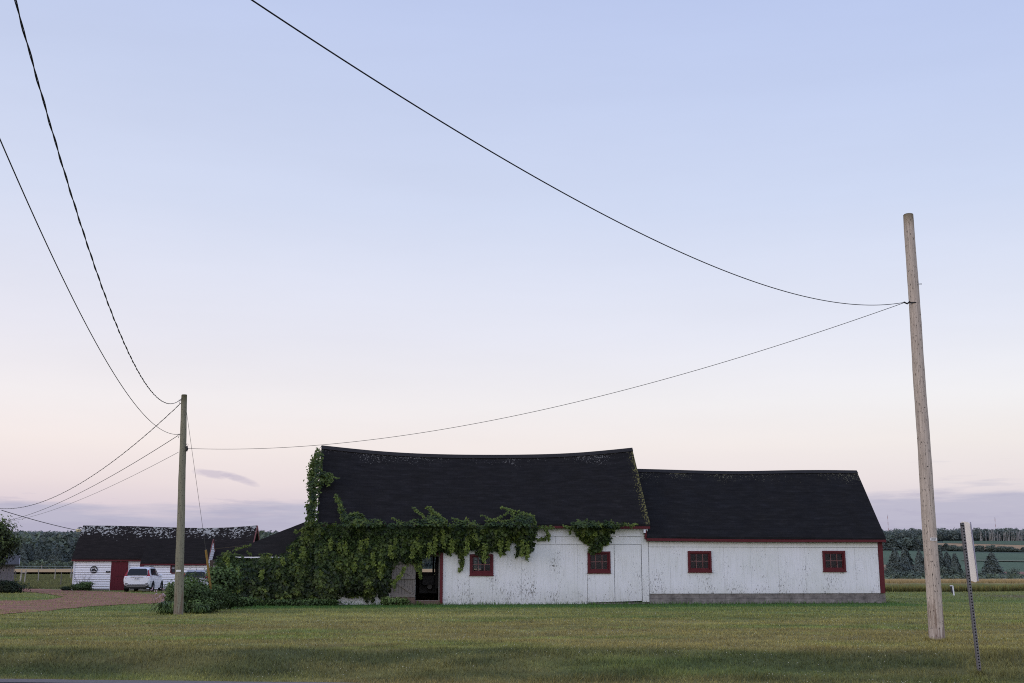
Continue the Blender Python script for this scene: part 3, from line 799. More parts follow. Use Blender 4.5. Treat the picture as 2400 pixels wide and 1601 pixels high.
# plank door folded back on the wall
a0, b0, c0, d0 = hole(915.5, 1314, 973.5, 1418)
mb = MB(); nb = 9
for k in range(nb):
    x0 = a0 + (b0 - a0) * k / nb; x1 = a0 + (b0 - a0) * (k + 1) / nb
    mb.box((x0 + .005, -.10 + .004 * (k % 2), c0 + random.uniform(0, .02)), (x1 - .005, -.06, d0))
dr = mb.build('door', M['wood_grey'], barn); dr['label'] = 'weathered plank door with diagonal braces standing open'
def rail(y, hgt=.12):
    z = B.W(945, y); mb = MB(); mb.box((a0 + .04, -.135, z - hgt / 2), (b0 - .01, -.102, z + hgt / 2)); mb.build('rail', M['wood_grey'], dr)
rail(1317); rail(1354); rail(1396)
for (x0, y0, x1, y1) in ((922, 1320, 968, 1350.5), (928, 1364, 968, 1391)):
    p = B.at(x0, y0, -.1); q = B.at(x1, y1, -.1); mb = MB(); mb.beam((p[0], -.119, p[1]), (q[0], -.119, q[1]), .10, .034); mb.build('brace', M['wood_grey'], dr)
mb = MB(); z = B.W(945, 1400.5)
for k in range(8):
    x0 = a0 + (b0 - a0) * k / 8; x1 = a0 + (b0 - a0) * (k + 1) / 8
    mb.box((x0 + .004, -.118 + .003 * (k % 2), c0 - .01), (x1 - .004, -.101, z))
mb.build('kick_board', M['wood_brown'], dr)

# ---- low wing at the left with a hipped roof
VW = .35; WTOP = B.W(620, 1303, VW)
wl = B.U(520, 1330, VW); wr0 = U0
e0 = Vector((B.U(512, 1302, VW - .2), VW - .2, B.W(520, 1303, VW - .2)))
apex_w = B.W(718, 1222, 2.6)
apu = B.U(718, 1222, 2.6)
mb = MB()
def tri_roof(pts, nrm_uv=True):
    # subdivide a planar polygon fan into a fine uneven surface through barycentric rows
    A, Bp, C = [Vector(p) for p in pts]; n = 16
    g = {}
    for i in range(n + 1):
        for j in range(n + 1 - i):
            p = A + (Bp - A) * (i / n) + (C - A) * (j / n); p.z += .02 * (float(fbm(p.x * 1.5, p.y * 3, 2)) - .5); g[i, j] = p
    for i in range(n):
        for j in range(n - i):
            q = [g[i, j], g[i + 1, j], g[i, j + 1]]; mb.poly(q, [(k.x, (k.z - e0.z) / 2.2) for k in q])
            if i + j < n - 1:
                q = [g[i + 1, j], g[i + 1, j + 1], g[i, j + 1]]; mb.poly(q, [(k.x, (k.z - e0.z) / 2.2) for k in q])
tri_roof([(e0.x, e0.y, e0.z), (U0, e0.y, e0.z), (apu, 2.6, apex_w)])
tri_roof([(U0, e0.y, e0.z), (U0, 2.6, apex_w), (apu, 2.6, apex_w)])
tri_roof([(e0.x, 5, e0.z), (e0.x, e0.y, e0.z), (apu, 2.6, apex_w)])
tri_roof([(U0, 5, e0.z), (e0.x, 5, e0.z), (apu, 2.6, apex_w)])
o = mb.build('roof', M['roof_wing'], barn); o['label'] = 'low hipped black roof of the left wing'
mb = MB(); mb.box((e0.x + .25, VW - .22, e0.z - .075), (U0, VW - .20, e0.z - .03)); mb.build('fascia', M['trim_white'], barn)['label'] = 'white fascia of the left wing'
mb = MB(); bk = MB()
panel_wall(mb, bk, [wl, wl + 1.2, wl + 2.4, U0], lambda u: .12, lambda u: e0.z - .1, [], VW, gap=.012)
mb.box((wl, VW + .15, -.1), (wl + .1, 4.9, e0.z - .1)); mb.box((wl, 4.8, -.1), (U0, 4.9, e0.z - .1))
mb.build('wall', M['white'], barn)['label'] = 'low white wall of the left wing under the vine'
bk.build('wall_backing', M['back'], barn)
mb = MB(); mb.box((wl - .02, VW + .02, -.3), (U0 - .01, VW + .14, .115)); mb.build('foundation', M['concrete'], barn)

# ---- old tractor in the barn, seen through the door
tr = empty('tractor', B.world((B.U(1002, 1380, 2.4), 2.0, .06)), AL, label='dark old tractor parked inside the barn behind the open door', cat='tractor')
tm = simple('tractor_body', (.035, .035, .038), .6); rub = simple('tyre_rubber', (.015, .015, .015), .9)
mb = MB()
hx = 0
prof = [(-.36, .35), (-.36, .95), (-.28, 1.1), (-.12, 1.2), (.12, 1.2), (.28, 1.1), (.36, .95), (.36, .35)]
for y0, y1 in ((0, 1.5),):
    for i in range(len(prof)):
        p, q = prof[i], prof[(i + 1) % len(prof)]
        mb.poly([(p[0], y0, p[1]), (p[0], y1, p[1]), (q[0], y1, q[1]), (q[0], y0, q[1])])
    mb.poly([(p[0], y0, p[1]) for p in prof][::-1]); mb.poly([(p[0], y1, p[1]) for p in prof])
mb.build('hood', tm, tr)
def wheel(cx, cy, cz, r, w, parent, mat_t, mat_r, name='wheel', axis='x'):
    mb = MB(); n = 24
    pr = [(r * .62, -w / 2), (r * .93, -w / 2), (r, -w * .32), (r, w * .32), (r * .93, w / 2), (r * .62, w / 2)]
    for k in range(n):
        a, b = 2 * math.pi * k / n, 2 * math.pi * (k + 1) / n
        for (r0, x0), (r1, x1) in zip(pr[:-1], pr[1:]):
            mb.poly([(cx + x0, cy + r0 * math.cos(a), cz + r0 * math.sin(a)), (cx + x0, cy + r0 * math.cos(b), cz + r0 * math.sin(b)), (cx + x1, cy + r1 * math.cos(b), cz + r1 * math.sin(b)), (cx + x1, cy + r1 * math.cos(a), cz + r1 * math.sin(a))])
    t = mb.build('tyre', mat_t, None)
    wo = bpy.data.objects.new(name, None); col.objects.link(wo); wo.parent = parent; t.parent = wo
    mb = MB()
    for sx in (-1, 1):
        c = (cx + sx * w * .30, cy, cz); hub = (cx + sx * w * .42, cy, cz)
        for k in range(n):
            a, b = 2 * math.pi * k / n, 2 * math.pi * (k + 1) / n
            mb.poly([(c[0], cy + r * .64 * math.cos(a), cz + r * .64 * math.sin(a)), (c[0], cy + r * .64 * math.cos(b), cz + r * .64 * math.sin(b)), (hub[0], cy + r * .14 * math.cos(b), cz + r * .14 * math.sin(b)), (hub[0], cy + r * .14 * math.cos(a), cz + r * .14 * math.sin(a))])
        mb.poly([(hub[0], cy + r * .14 * math.cos(2 * math.pi * k / 12), cz + r * .14 * math.sin(2 * math.pi * k / 12)) for k in range(12)])
    mb.build('rim', mat_r, wo); return wo
wheel(-.75, .2, .6, .6, .3, tr, rub, tm); wheel(.78, .2, .6, .6, .3, tr, rub, tm)
wheel(-.45, 1.7, .32, .32, .16, tr, rub, tm); wheel(.45, 1.7, .32, .32, .16, tr, rub, tm)
mb = MB()
sx = .42
q = [(.27, 1.25), (.26, 1.55), (.30, 1.80), (.38, 1.93), (.52, 1.97), (.8, 1.97), (.8, .55), (.27, .55)]
mb.poly([(p[0], -.3, p[1]) for p in q]); mb.poly([(p[0], -.2, p[1]) for p in q][::-1])
for i in range(len(q)):
    p, r = q[i], q[(i + 1) % len(q)]; mb.poly([(p[0], -.3, p[1]), (r[0], -.3, r[1]), (r[0], -.2, r[1]), (p[0], -.2, p[1])])
mb.build('cab_panel', tm, tr)
mb = MB(); cs = Vector((-.30, -.25, 1.28))
mb.tube([cs + Vector((.03 * math.cos(a), .13 * math.cos(a), .13 * math.sin(a))) for a in np.linspace(0, 2 * math.pi, 15)], .016, 6, False)
mb.tube([cs, cs + Vector((.08, .4, -.3))], .02, 6)
mb.build('steering_wheel', tm, tr)
mb = MB(); mb.box((-.25, -.5, .7), (.2, -.1, .78)); mb.box((-.25, -.56, .78), (.2, -.5, 1.05)); mb.build('seat', tm, tr)
mb = MB(); mb.tube([(.05, -.4, .62), (.05, .1, .62)], .1, 10); mb.disc((.05, -.41, .62), .05, 10); mb.build('axle_housing', simple('greasy_steel', (.08, .08, .08), .4), tr)

# ================================================================== VINES
WEAVE = WE
slope_n = Vector((0, -(max(wr) - WE), HD - OV)).normalized()
def surf(px, py, off=0.0):
    """point on the barn front: wall below the eave, roof slope above, low wing at the far left"""
    v = -.02 if px > 742 else (VW - .05)
    u, w = B.at(px, py, v - off)
    if px > 742 and w > WE - .6: off = off + .24 * min(1, (w - (WE - .6)) / .45); u, w = B.at(px, py, v - off)
    if px > 742 and w > WE - .08:
        k = min(1, max(0, (px - 753) / 730)); rw = ridge(k)
        n = Vector((0, -(rw - WE), HD - OV)).normalized()
        p = B.slope(px, py, Vector((0, OV, WE)) + n * off, n)
        return (p.x, p.y, p.z), (0, n.y, n.z)
    if px <= 742 and py < 1232:
        # gable corner: follow the rake of the main roof
        k = (WE - w) ; n = Vector((-.35, -(ridge(0) - WE), HD - OV)).normalized()
        p = B.slope(px, py, Vector((0, OV, WE)) + n * off, Vector((0, n.y, n.z)).normalized())
        return (p.x, p.y, p.z), (-.5, -.7, .3)
    return (u, v - off, w), (0, -1, 0)
vine_poly = [(501,1351),(505,1318),(512,1304),(522,1296),(534,1291),(548,1295),(556,1301),(575,1303),(590,1306),(606,1300),(622,1296),(640,1302),(654,1300),(668,1294),(690,1290),(712,1285),(690,1283),(676,1290),(672,1282),(684,1272),(703,1261),(700,1255),(712,1249),(722,1238),(719,1222),(723,1205),(720,1190),(726,1175),(722,1150),(725,1128),(733,1110),(731,1090),(736,1070),(745,1054),(753,1050),(755,1075),(752,1100),(762,1108),(777,1106),(774,1116),(778,1135),(766,1136),(760,1122),(757,1136),(750,1140),(747,1160),(741,1195),(742,1226),(778,1229),(802,1223),(800,1205),(793,1184),(787,1160),(803,1186),(811,1200),(822,1209),(836,1203),(849,1206),(853,1217),(870,1221),(890,1218),(905,1224),(922,1227),(940,1224),(954,1225),(970,1218),(986,1219),(1000,1212),(1013,1206),(1030,1210),(1045,1218),(1052,1230),(1068,1222),(1083,1221),(1100,1220),(1115,1222),(1124,1231),(1138,1229),(1150,1222),(1175,1224),(1200,1219),(1206,1207),(1222,1203),(1242,1206),(1254,1219),(1257,1255),(1249,1287),(1238,1303),(1222,1296),(1210,1304),(1211,1271),(1200,1268),(1186,1292),(1178,1300),(1168,1292),(1159,1283),(1150,1290),(1137,1314),(1127,1302),(1118,1290),(1105,1290),(1090,1296),(1084,1318),(1078,1338),(1076,1300),(1062,1290),(1050,1302),(1040,1292),(1020,1300),(1004,1298),(996,1306),(989,1309),(986,1345),(980,1330),(972,1318),(955,1322),(940,1318),(922,1320),(919,1347),(915,1383),(903,1408),(893,1405),(884,1389),(874,1411),(866,1400),(858,1411),(849,1395),(830,1399),(810,1396),(791,1399),(795,1417),(779,1428),(720,1425),(667,1430),(600,1432),(540,1437),(517,1410),(500,1380)]
clump_poly = [(1338,1234),(1346,1226),(1356,1221),(1370,1219),(1384,1220),(1397,1225),(1410,1226),(1420,1221),(1432,1222),(1444,1228),(1462,1226),(1470,1229),(1452,1234),(1436,1236),(1438,1244),(1428,1248),(1432,1262),(1422,1274),(1412,1278),(1407,1290),(1400,1294),(1388,1298),(1384,1290),(1380,1274),(1366,1268),(1355,1260),(1346,1248)]
def vine(name, poly, count, strands, label, cat, twigs=()):
    root = empty(name, B.O, AL, label=label, cat=cat, group=None)
    xs_ = [p[0] for p in poly]; ys_ = [p[1] for p in poly]
    px = rng.uniform(min(xs_) - 4, max(xs_) + 4, count * 3); py = rng.uniform(min(ys_) - 4, max(ys_) + 4, count * 3)
    jx = px + 4.5 * (vnoise(px / 6, py / 6, 1) - .5) * 2; jy = py + 4.5 * (vnoise(px / 6, py / 6, 2) - .5) * 2
    ok = inside(jx, jy, poly); px, py = px[ok], py[ok]
    pts, nrm, c, sz = [], [], [], []
    dark = np.array([.015, .030, .012]); mid = np.array([.043, .074, .018]); lite = np.array([.150, .200, .032])
    # distance inside the outline drives how far the mass stands off the wall
    polyA = np.array(poly, float)
    def edge_d(x, y):
        a = polyA; b = np.roll(polyA, -1, 0); ab = b - a; t = np.clip(((x - a[:, 0]) * ab[:, 0] + (y - a[:, 1]) * ab[:, 1]) / ((ab ** 2).sum(1) + 1e-9), 0, 1)
        return np.sqrt(((a + ab * t[:, None] - np.array([x, y])) ** 2).sum(1).min())
    for x, y in zip(px, py):
        d = edge_d(x, y)
        lump = float(vnoise(x / 16, y / 20, 7)) * .65 + float(vnoise(x / 6.5, y / 9, 8)) * .35
        full = .08 + min(1, d / 24) * (.14 + .42 * lump)
        low = max(0, min(1, (y - 1330) / 90)) if x < 800 else 0
        full += .35 * low
        dep = full * (1 - abs(random.gauss(0, .22)))
        p, nn = surf(x, y, max(.03, dep))
        pts.append(p); s_lump = .5 + (lump - .5) * 1.4
        gx = float(vnoise((x + 2.5) / 16, y / 20, 7) - vnoise((x - 2.5) / 16, y / 20, 7)) * 3
        gy = float(vnoise(x / 16, (y + 3) / 20, 7) - vnoise(x / 16, (y - 3) / 20, 7)) * 3
        nrm.append((nn[0] - gx + random.gauss(0, .45), nn[1] + random.gauss(0, .25), nn[2] + .35 - gy * -1 + random.gauss(0, .45)))
        k = float(fbm(x / 22, y / 30, 12)); li = max(0, min(1, (lump - .52) * 2.6 + (k - .5) * 1.6 + (1 - min(1, d / 10)) * .35)) * random.random()
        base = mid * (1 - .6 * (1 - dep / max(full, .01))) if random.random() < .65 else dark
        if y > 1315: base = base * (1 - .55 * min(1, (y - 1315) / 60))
        c.append(base * (1 - li) + lite * li); sz.append(random.uniform(.075, .15) if d > 8 else random.uniform(.06, .11))
    for (pl, wid, bright) in strands:
        L = 0; 
        for (x0, y0), (x1, y1) in zip(pl[:-1], pl[1:]):
            m = int(math.hypot(x1 - x0, y1 - y0) * (2.2 if wid > 2 else 1.5) * max(1, wid / 3)) + 2
            for k in range(m):
                t = random.random(); x = x0 + (x1 - x0) * t + random.gauss(0, wid * .5); y = y0 + (y1 - y0) * t + random.gauss(0, wid * .4)
                p, nn = surf(x, y, random.uniform(.05, .12) + (bright > 1.2) * .42)
                pts.append(p); nrm.append((nn[0] + random.gauss(0, .5), nn[1], nn[2] + .3 + random.gauss(0, .5)))
                li = min(1, random.uniform(.25, 1) * bright * .8); c.append(mid * (1 - li) + lite * li); sz.append(random.uniform(.05, .10) * (1 if wid > 1.5 else .8))
    leaf_mesh('foliage', np.array(pts), np.array(nrm), np.array(sz), np.array(c), M['leaf'], root)
    for (pl, wid, bright) in list(strands) + [(t, 0, 1) for t in twigs]:
        q = []
        for (x0, y0), (x1, y1) in zip(pl[:-1], pl[1:]):
            for k in range(4):
                t = k / 4; q.append(surf(x0 + (x1 - x0) * t, y0 + (y1 - y0) * t, .06)[0])
        q.append(surf(*pl[-1], .06)[0])
        q = [a for i, a in enumerate(q) if i == 0 or (Vector(a) - Vector(q[i - 1])).length > .01]
        if len(q) > 2: mb = MB(); mb.tube(q, .009, 5); mb.build('stem', M['stem'], root)
    return root
z1 = lambda x, y: (380 + x / 3.136, 1000 + y / 3.136)
z2 = lambda x, y: (1000 + x / 3.136, 1000 + y / 3.136)
strands = [([(745,1062), (735,1085), (730,1110), (733,1135)], 10, .8), ([(733,1135), (734,1165), (731,1200), (730,1235)], 11, .75), ([(740,1110), (755,1118), (770,1112), (776,1130)], 5, .9),
 ([z1(1275,500), z1(1300,560), z1(1330,610), z1(1345,680)], 2.2, 1.0), ([z1(1300,600), z1(1330,680), z1(1380,720)], 4, .9),
 ([z1(1370,645), z1(1430,630), z1(1470,650), z1(1480,690)], 2.0, 1.0), ([z1(1240,340), z1(1260,370), z1(1300,380)], .9, 1.0),
 ([z1(1845,593), z1(1880,625), z1(1910,650), z1(1940,680)], 1.8, 1.0), ([z1(1950,583), z1(1990,620), z1(2040,660), z1(2090,700)], 2.2, 1.0),
 ([z1(1690,668), z1(1730,690), z1(1770,710)], .9, .9), ([z1(2130,668), z1(2195,695)], .9, .9),
 ([z2(0,590), z2(40,630), z2(80,680)], 2.0, 1.0), ([z2(190,670), z2(240,692), z2(290,700)], .8, .9),
 ([z2(400,648), z2(450,670), z2(480,690)], .9, .9), ([z2(430,695), z2(520,675), z2(570,650), z2(600,625)], 2.0, 1.0), ([z2(480,690), z2(560,690), z2(620,685)], 2, 1),
 ([z2(545,587), z2(590,605), z2(650,620), z2(720,640), z2(770,650), z2(790,700)], 2.4, 1.0), ([z2(620,620), z2(640,660), z2(625,700)], 2.2, 1.0),
 ([z2(800,740), z2(850,735), z2(905,740), z2(930,735)], 2.0, .9), ([z2(805,820), z2(850,830), z2(885,810)], 2.0, .9), ([z2(870,740), z2(895,790), z2(900,830)], 2.2, .9),
 ([z2(700,930), z2(730,950), z2(745,985)], 1.5, .9), ([z2(560,900), z2(570,940)], 1.3, .9), ([z2(165,910), z2(175,950)], 1.3, .8), ([z2(245,930), z2(265,980), z2(258,1020), z2(243,1062)], 3, .9),
 ([z1(930,910), z1(960,870), z1(1000,845), z1(1040,830)], 2.5, 1.0), ([z1(975,775), z1(1030,755), z1(1080,730)], 3.0, 1.0),
 ([z1(1085,295), z1(1120,275), z1(1140,270)], 1.6, .7), ([z1(1070,430), z1(1085,400), z1(1110,390)], 1.8, .7), ([z1(1065,590), z1(1080,570)], 1.6, .7), ([z1(1130,150), z1(1150,170)], 1.0, .7),
 ([z1(1780,1030), z1(1765,1080), z1(1720,1130), z1(1690,1150)], 2.4, 1.3), ([z1(1700,1130), z1(1710,1200)], 1.6, .9), ([z1(1850,1000), z1(1890,1060), z1(1900,1110)], 3, 1.0),
 ([z1(1640,1290), z1(1700,1310), z1(1770,1330)], 4.5, .9), ([z1(1650,1330), z1(1720,1340)], 3.0, .9), ([z1(1870,1300), z1(1900,1310)], 3.0, .9),
 ([z1(1230,1290), z1(1300,1330)], 4.0, .8), ([z1(1440,1320), z1(1480,1330)], 3, .7), ([z1(1010,1340), z1(1060,1345)], 4, .9),
 ([z1(520,905), z1(580,890), z1(640,870), z1(660,870)], .7, .8), ([z1(620,910), z1(660,950)], .7, .8)]
# pale hanging shoots laid over the dark mass
for (x, y0, y1) in [(1165,1060,1170),(1350,850,930),(1470,840,930),(1560,930,1020),(1680,870,960),(1960,860,950),(1020,1090,1180),(740,1050,1110),(1600,1030,1110),(1240,820,900),(2130,830,900),(1840,880,960),(880,960,1010),(1040,880,960),(1410,990,1060),(480,960,1100),(560,1040,1120),(1720,820,900),(1510,820,880)]:
    x += random.uniform(-6, 6); strands.append(([z1(x, y0), z1(x + random.uniform(-8, 8), (y0 + y1) / 2), z1(x + random.uniform(-12, 12), y1)], 3.6, 1.25))
for (x, y0, y1) in [(60,800,930),(190,840,920),(300,820,940),(430,860,985),(540,830,940),(600,840,900),(700,830,950),(740,860,960),(120,760,880)]:
    strands.append(([z2(x, y0), z2(x + random.uniform(-8, 8), (y0 + y1) / 2), z2(x + random.uniform(-12, 12), y1)], 3.4, 1.25))
vine('climbing_vine', vine_poly, 26000, strands, 'large dark green vine smothering the left end and eave of the white barn', 'vine', [[z1(380,900), z1(640,870)]])
vine('climbing_vine', clump_poly, 2600, [([z2(1005,730), z2(1040,735), z2(1075,745)], 2.0, .9), ([z2(1400,715), z2(1460,718), z2(1520,725), z2(1545,712)], 2.0, 1), ([z2(1520,725), z2(1500,740)], 1.5, 1),
  ([z2(1350,745), z2(1380,760)], 2.5, .9), ([z2(1210,860), z2(1215,930)], 3, 1), ([z2(1300,830), z2(1330,860)], 3, 1), ([z2(1330,710), z2(1360,690)], 1.5, 1), ([z2(1060,760), z2(1050,790)], 1.2, .8)],
  'small separate clump of green vine hanging from the eave above the second window', 'vine')

# ================================================================== POLES, WIRES, SIGN
def pole(name, base_px, top_px, Y, r0, r1, mat, label, parts):
    b = G(*base_px); t = P(*top_px, b.y + parts.get('dy', 0)); root = empty(name, b, label=label, cat='utility pole')
    mb = MB(); n = 26; pts = [(t - b) * (k / n) + Vector((.004 * math.sin(k * .7), 0, 0)) for k in range(n + 1)]; pts[0] = Vector((0, 0, -.25)) - (t - b).normalized() * .0
    mb.tube(pts, [r0 + (r1 - r0) * (k / n) ** .8 + .0015 * math.sin(k * 2.1) for k in range(n + 1)], 20, jit=.012)
    mb.build('shaft', mat, root, smooth=True)
    mb = MB(); d = (t - b).normalized(); mb.tube([t - b - d * .002, t - b + d * .012], [r1 * .97, r1 * .9], 20); mb.build('cap', M['cap'], root)
    return root, b, t
def plate(root, b, t, k, w, h, text, yaw, r, size):
    p = (t - b) * k; d = Vector((math.sin(yaw), -math.cos(yaw), 0))
    mb = MB(); c = p + d * (r + .012); e = Vector((math.cos(yaw), math.sin(yaw), 0)); up = Vector((0, 0, 1))
    q = [c - e * w / 2 - up * h / 2, c + e * w / 2 - up * h / 2, c + e * w / 2 + up * h / 2, c - e * w / 2 + up * h / 2]
    mb.poly(q); r_ = [x - d * .012 for x in q]
    for i in range(4): j = (i + 1) % 4; mb.poly([q[j], q[i], r_[i], r_[j]])
    pl = mb.build('number_plate', M['plate'], root)
    if text:
        cu = bpy.data.curves.new('digits', 'FONT'); cu.body = text; cu.size = size; cu.align_x = 'CENTER'; cu.align_y = 'CENTER'
        to = bpy.data.objects.new('digits', cu); col.objects.link(to)
        me = bpy.data.meshes.new_from_object(to.evaluated_get(bpy.context.evaluated_depsgraph_get())); bpy.data.objects.remove(to)
        me.materials.clear(); me.materials.append(M['black'])
        o = bpy.data.objects.new('digits', me); col.objects.link(o); o.parent = pl
        o.rotation_euler = (math.radians(90), 0, yaw); o.location = c + d * .003
M['plate'] = simple('plate_white', (.62, .62, .62), .5, .08)
rp, rb_, rt_ = pole('utility_pole', (2196, 1502), (2129, 504), 0, .142, .098, M['pole_right'], 'tall leaning weathered wooden pole with no crossarm right of the barn', {'dy': .25})
axis_r = rt_ - rb_
kt = (P(2120, 1264, rb_.y).z - rb_.z) / axis_r.z
plate(rp, rb_, rt_, kt, .13, .052, '0250', .12, .128, .045)
A1 = P(2120, 709, rb_.y)
ka = (A1.z - rb_.z) / axis_r.z; pa = axis_r * ka
mb = MB(); mb.tube([pa + Vector((.0, -.1, .02)), pa + Vector((-.16, -.1, .02))], .012, 6); mb.tube([pa + Vector((-.12, -.12, .04)), pa + Vector((-.17, -.09, .0)), pa + Vector((-.24, -.1, .03))], .016, 6); mb.build('wire_bracket', M['black'], rp)
kb = (P(2146, 661, rb_.y).z - rb_.z) / axis_r.z; pb = axis_r * kb
mb = MB(); mb.tube([pb + Vector((.08, -.04, 0)), pb + Vector((.145, -.05, .0))], .008, 6); mb.disc(pb + Vector((.147, -.05, 0)), .014, 8, (1, 0, 0)); mb.build('bolt', M['black'], rp)
def tuft(name, c, r, n, label):
    a = rng.uniform(0, 6.28, n); d = r * (1 + .9 * rng.random(n) ** 1.5); X = c.x + np.cos(a) * d; Y = c.y + np.sin(a) * d
    blades(name, X, Y, rng.uniform(.03, .10, n), .009 + 0 * X, lawn_col(X, Y) * 1.1, .6, None, label)
tuft('grass_tuft', rb_, .13, 900, 'longer grass left around the foot of the leaning right pole')
tuft('grass_tuft', G(2298, 1581), .03, 260, 'longer grass around the foot of the road sign post')
lp, lb_, lt_ = pole('utility_pole', (418, 1441), (432, 926), 0, .145, .085, M['pole_left'], 'thinner greenish wooden pole standing in the shrubs at the vine end of the barn', {'dy': 0})
axis_l = lt_ - lb_
kt = (P(430, 1338, lb_.y).z - lb_.z) / axis_l.z
plate(lp, lb_, lt_, kt, .14, .055, '', .05, .133, .04)
mb = MB()
kk = (P(437, 1051, lb_.y).z - lb_.z) / axis_l.z; c_ = axis_l * kk
mb.tube([c_ + Vector((.09, -.05, .02)), c_ + Vector((.16, -.06, .02))], .012, 6)
mb.tube([c_ + Vector((.13, -.06, .06)), c_ + Vector((.15, -.06, -.02)), c_ + Vector((.135, -.06, -.10))], [.02, .035, .02], 8)
mb.tube([c_ + Vector((.10, -.06, .04)), c_ + Vector((.13, -.06, .14)), c_ + Vector((.17, -.06, .12)), c_ + Vector((.15, -.06, .0))], .006, 5)
mb.build('insulator', M['black'], lp)
for (x, y) in ((424, 938), (419, 1018)):
    kk = (P(x, y, lb_.y).z - lb_.z) / axis_l.z; c_ = axis_l * kk
    mb = MB(); mb.tube([c_ + Vector((-.06, -.05, 0)), c_ + Vector((-.15, -.06, -.01))], .012, 6); mb.tube([c_ + Vector((-.10, -.06, .0)), c_ + Vector((-.12, -.06, -.12))], .008, 5); mb.build('wire_bracket', M['black'], lp)

def sagpath(A, Bp, sag, n=120):
    A, Bp = Vector(A), Vector(Bp)
    return [A + (Bp - A) * (k / n) - Vector((0, 0, 4 * sag * (k / n) * (1 - k / n))) for k in range(n + 1)]
def wire(pts, r, label, mat='wire', twist=0, pitch=.5, n=6):
    o0 = pts[0].copy(); mb = MB()
    if not twist: mb.tube([p - o0 for p in pts], r, n)
    else:
        # resample and wind two strands round each other
        L = [0]
        for a, b in zip(pts[:-1], pts[1:]): L.append(L[-1] + (b - a).length)
        m = int(L[-1] / pitch * 8); out = [[], []]; Lx = np.array(L); PX = np.array([list(p) for p in pts])
        for k in range(m + 1):
            s = L[-1] * k / m; p = Vector([float(np.interp(s, Lx, PX[:, i])) for i in range(3)]) - o0
            ph = 2 * math.pi * s / pitch; e = Vector((1, 0, 0)); g = Vector((0, .4, .9)).normalized()
            off = (e * math.cos(ph) + g * math.sin(ph)) * twist
            out[0].append(p + off); out[1].append(p - off * .6)
        mb.tube(out[0], r, n); mb.tube(out[1], r * .8, n)
    o = mb.build('overhead_wire', M[mat], None, smooth=True); o.location = o0
    return tag(o, label, 'wire')
A1w = P(2118, 709, rb_.y - .1)
wire(sagpath(A1w, (-7.346, -2.538, 6.457), 1.754, 160), .0062, 'long sagging wire from the top edge of the sky down to the leaning right pole')
A2 = P(437, 1051, lb_.y)
def fitsag(A, Bp, px, py):
    best = None
    for s in np.linspace(0, 3, 301):
        for k in range(1, 100):
            t = k / 100; p = A + (Bp - A) * t - Vector((0, 0, 4 * s * t * (1 - t))); q = p - Vector((0, 0, EYE))
            zc = q.y * CT + q.z * ST; X_ = 1200 + FPX * q.x / zc; Y_ = 800.5 - FPX * (-q.y * ST + q.z * CT) / zc
            d = (X_ - px) ** 2 + (Y_ - py) ** 2
            if best is None or d < best[0]: best = (d, s)
    return best[1]
A2r = P(2118, 710, rb_.y - .1)
wire(sagpath(A2r, A2, fitsag(A2r, A2, 1250, 967), 140), .0062, 'thin wire between the two poles passing over the barn ridge', 'wire')
A3 = P(426, 934, lb_.y); wire(sagpath(A3, (1.853, -17.962, 16.941), 5.503, 260), .0066, 'thick twisted cable falling steeply from the top left corner to the left pole', twist=.0075, pitch=.8)
A4 = P(418, 1018, lb_.y); wire(sagpath(A4, (-.601, -10.897, 11.179), 2.902, 200), .0068, 'smooth cable from the left edge of the sky to the left pole')
A5 = P(424, 945, lb_.y); B5 = P(-40, 1184, 62); wire(sagpath(A5, B5, fitsag(A5, B5, 230, 1105), 80), .0085, 'twisted cable from the left pole down to the left edge above the tree', twist=.009, pitch=.8)
A6 = P(417, 1021, lb_.y); B6 = P(10, 1222, 66); wire(sagpath(A6, B6, fitsag(A6, B6, 240, 1128), 80), .010, 'middle wire from the left pole down into the leafy tree')
A7 = P(418, 1060, lb_.y); B7 = P(10, 1224, 66.4); wire(sagpath(A7, B7, fitsag(A7, B7, 270, 1135), 80), .007, 'lowest and thinnest wire from the left pole down into the leafy tree', 'wire_grey')
# guy wire with its guard
g0 = P(436, 956, lb_.y); gb_ = G(505, 1420); gb_.z = 0
gtop = P(483, 1290, (lb_.y + gb_.y) / 2)
ggrd = P(493.5, 1395, lb_.y + 1.6); ggrd = Vector((ggrd.x, ggrd.y, -.02)) if ggrd.z < .3 else ggrd
gy = empty('guy_wire', g0, label='guy wire with yellow guard running down behind the left pole into the shrubs', cat='guy wire')
gt = P(482.5, 1289, lb_.y + 3.0); gbm = P(492, 1364, lb_.y + 3.3); gend = gbm + (gbm - gt).normalized() * .95
mb = MB(); mb.tube([Vector((0, 0, 0)), gt - g0, gend - g0], .006, 5); mb.build('cable', M['wire_grey'], gy)
mb = MB(); mb.tube([gt - g0, gend - g0], .036, 10); mb.build('guard', M['yellow'], gy)

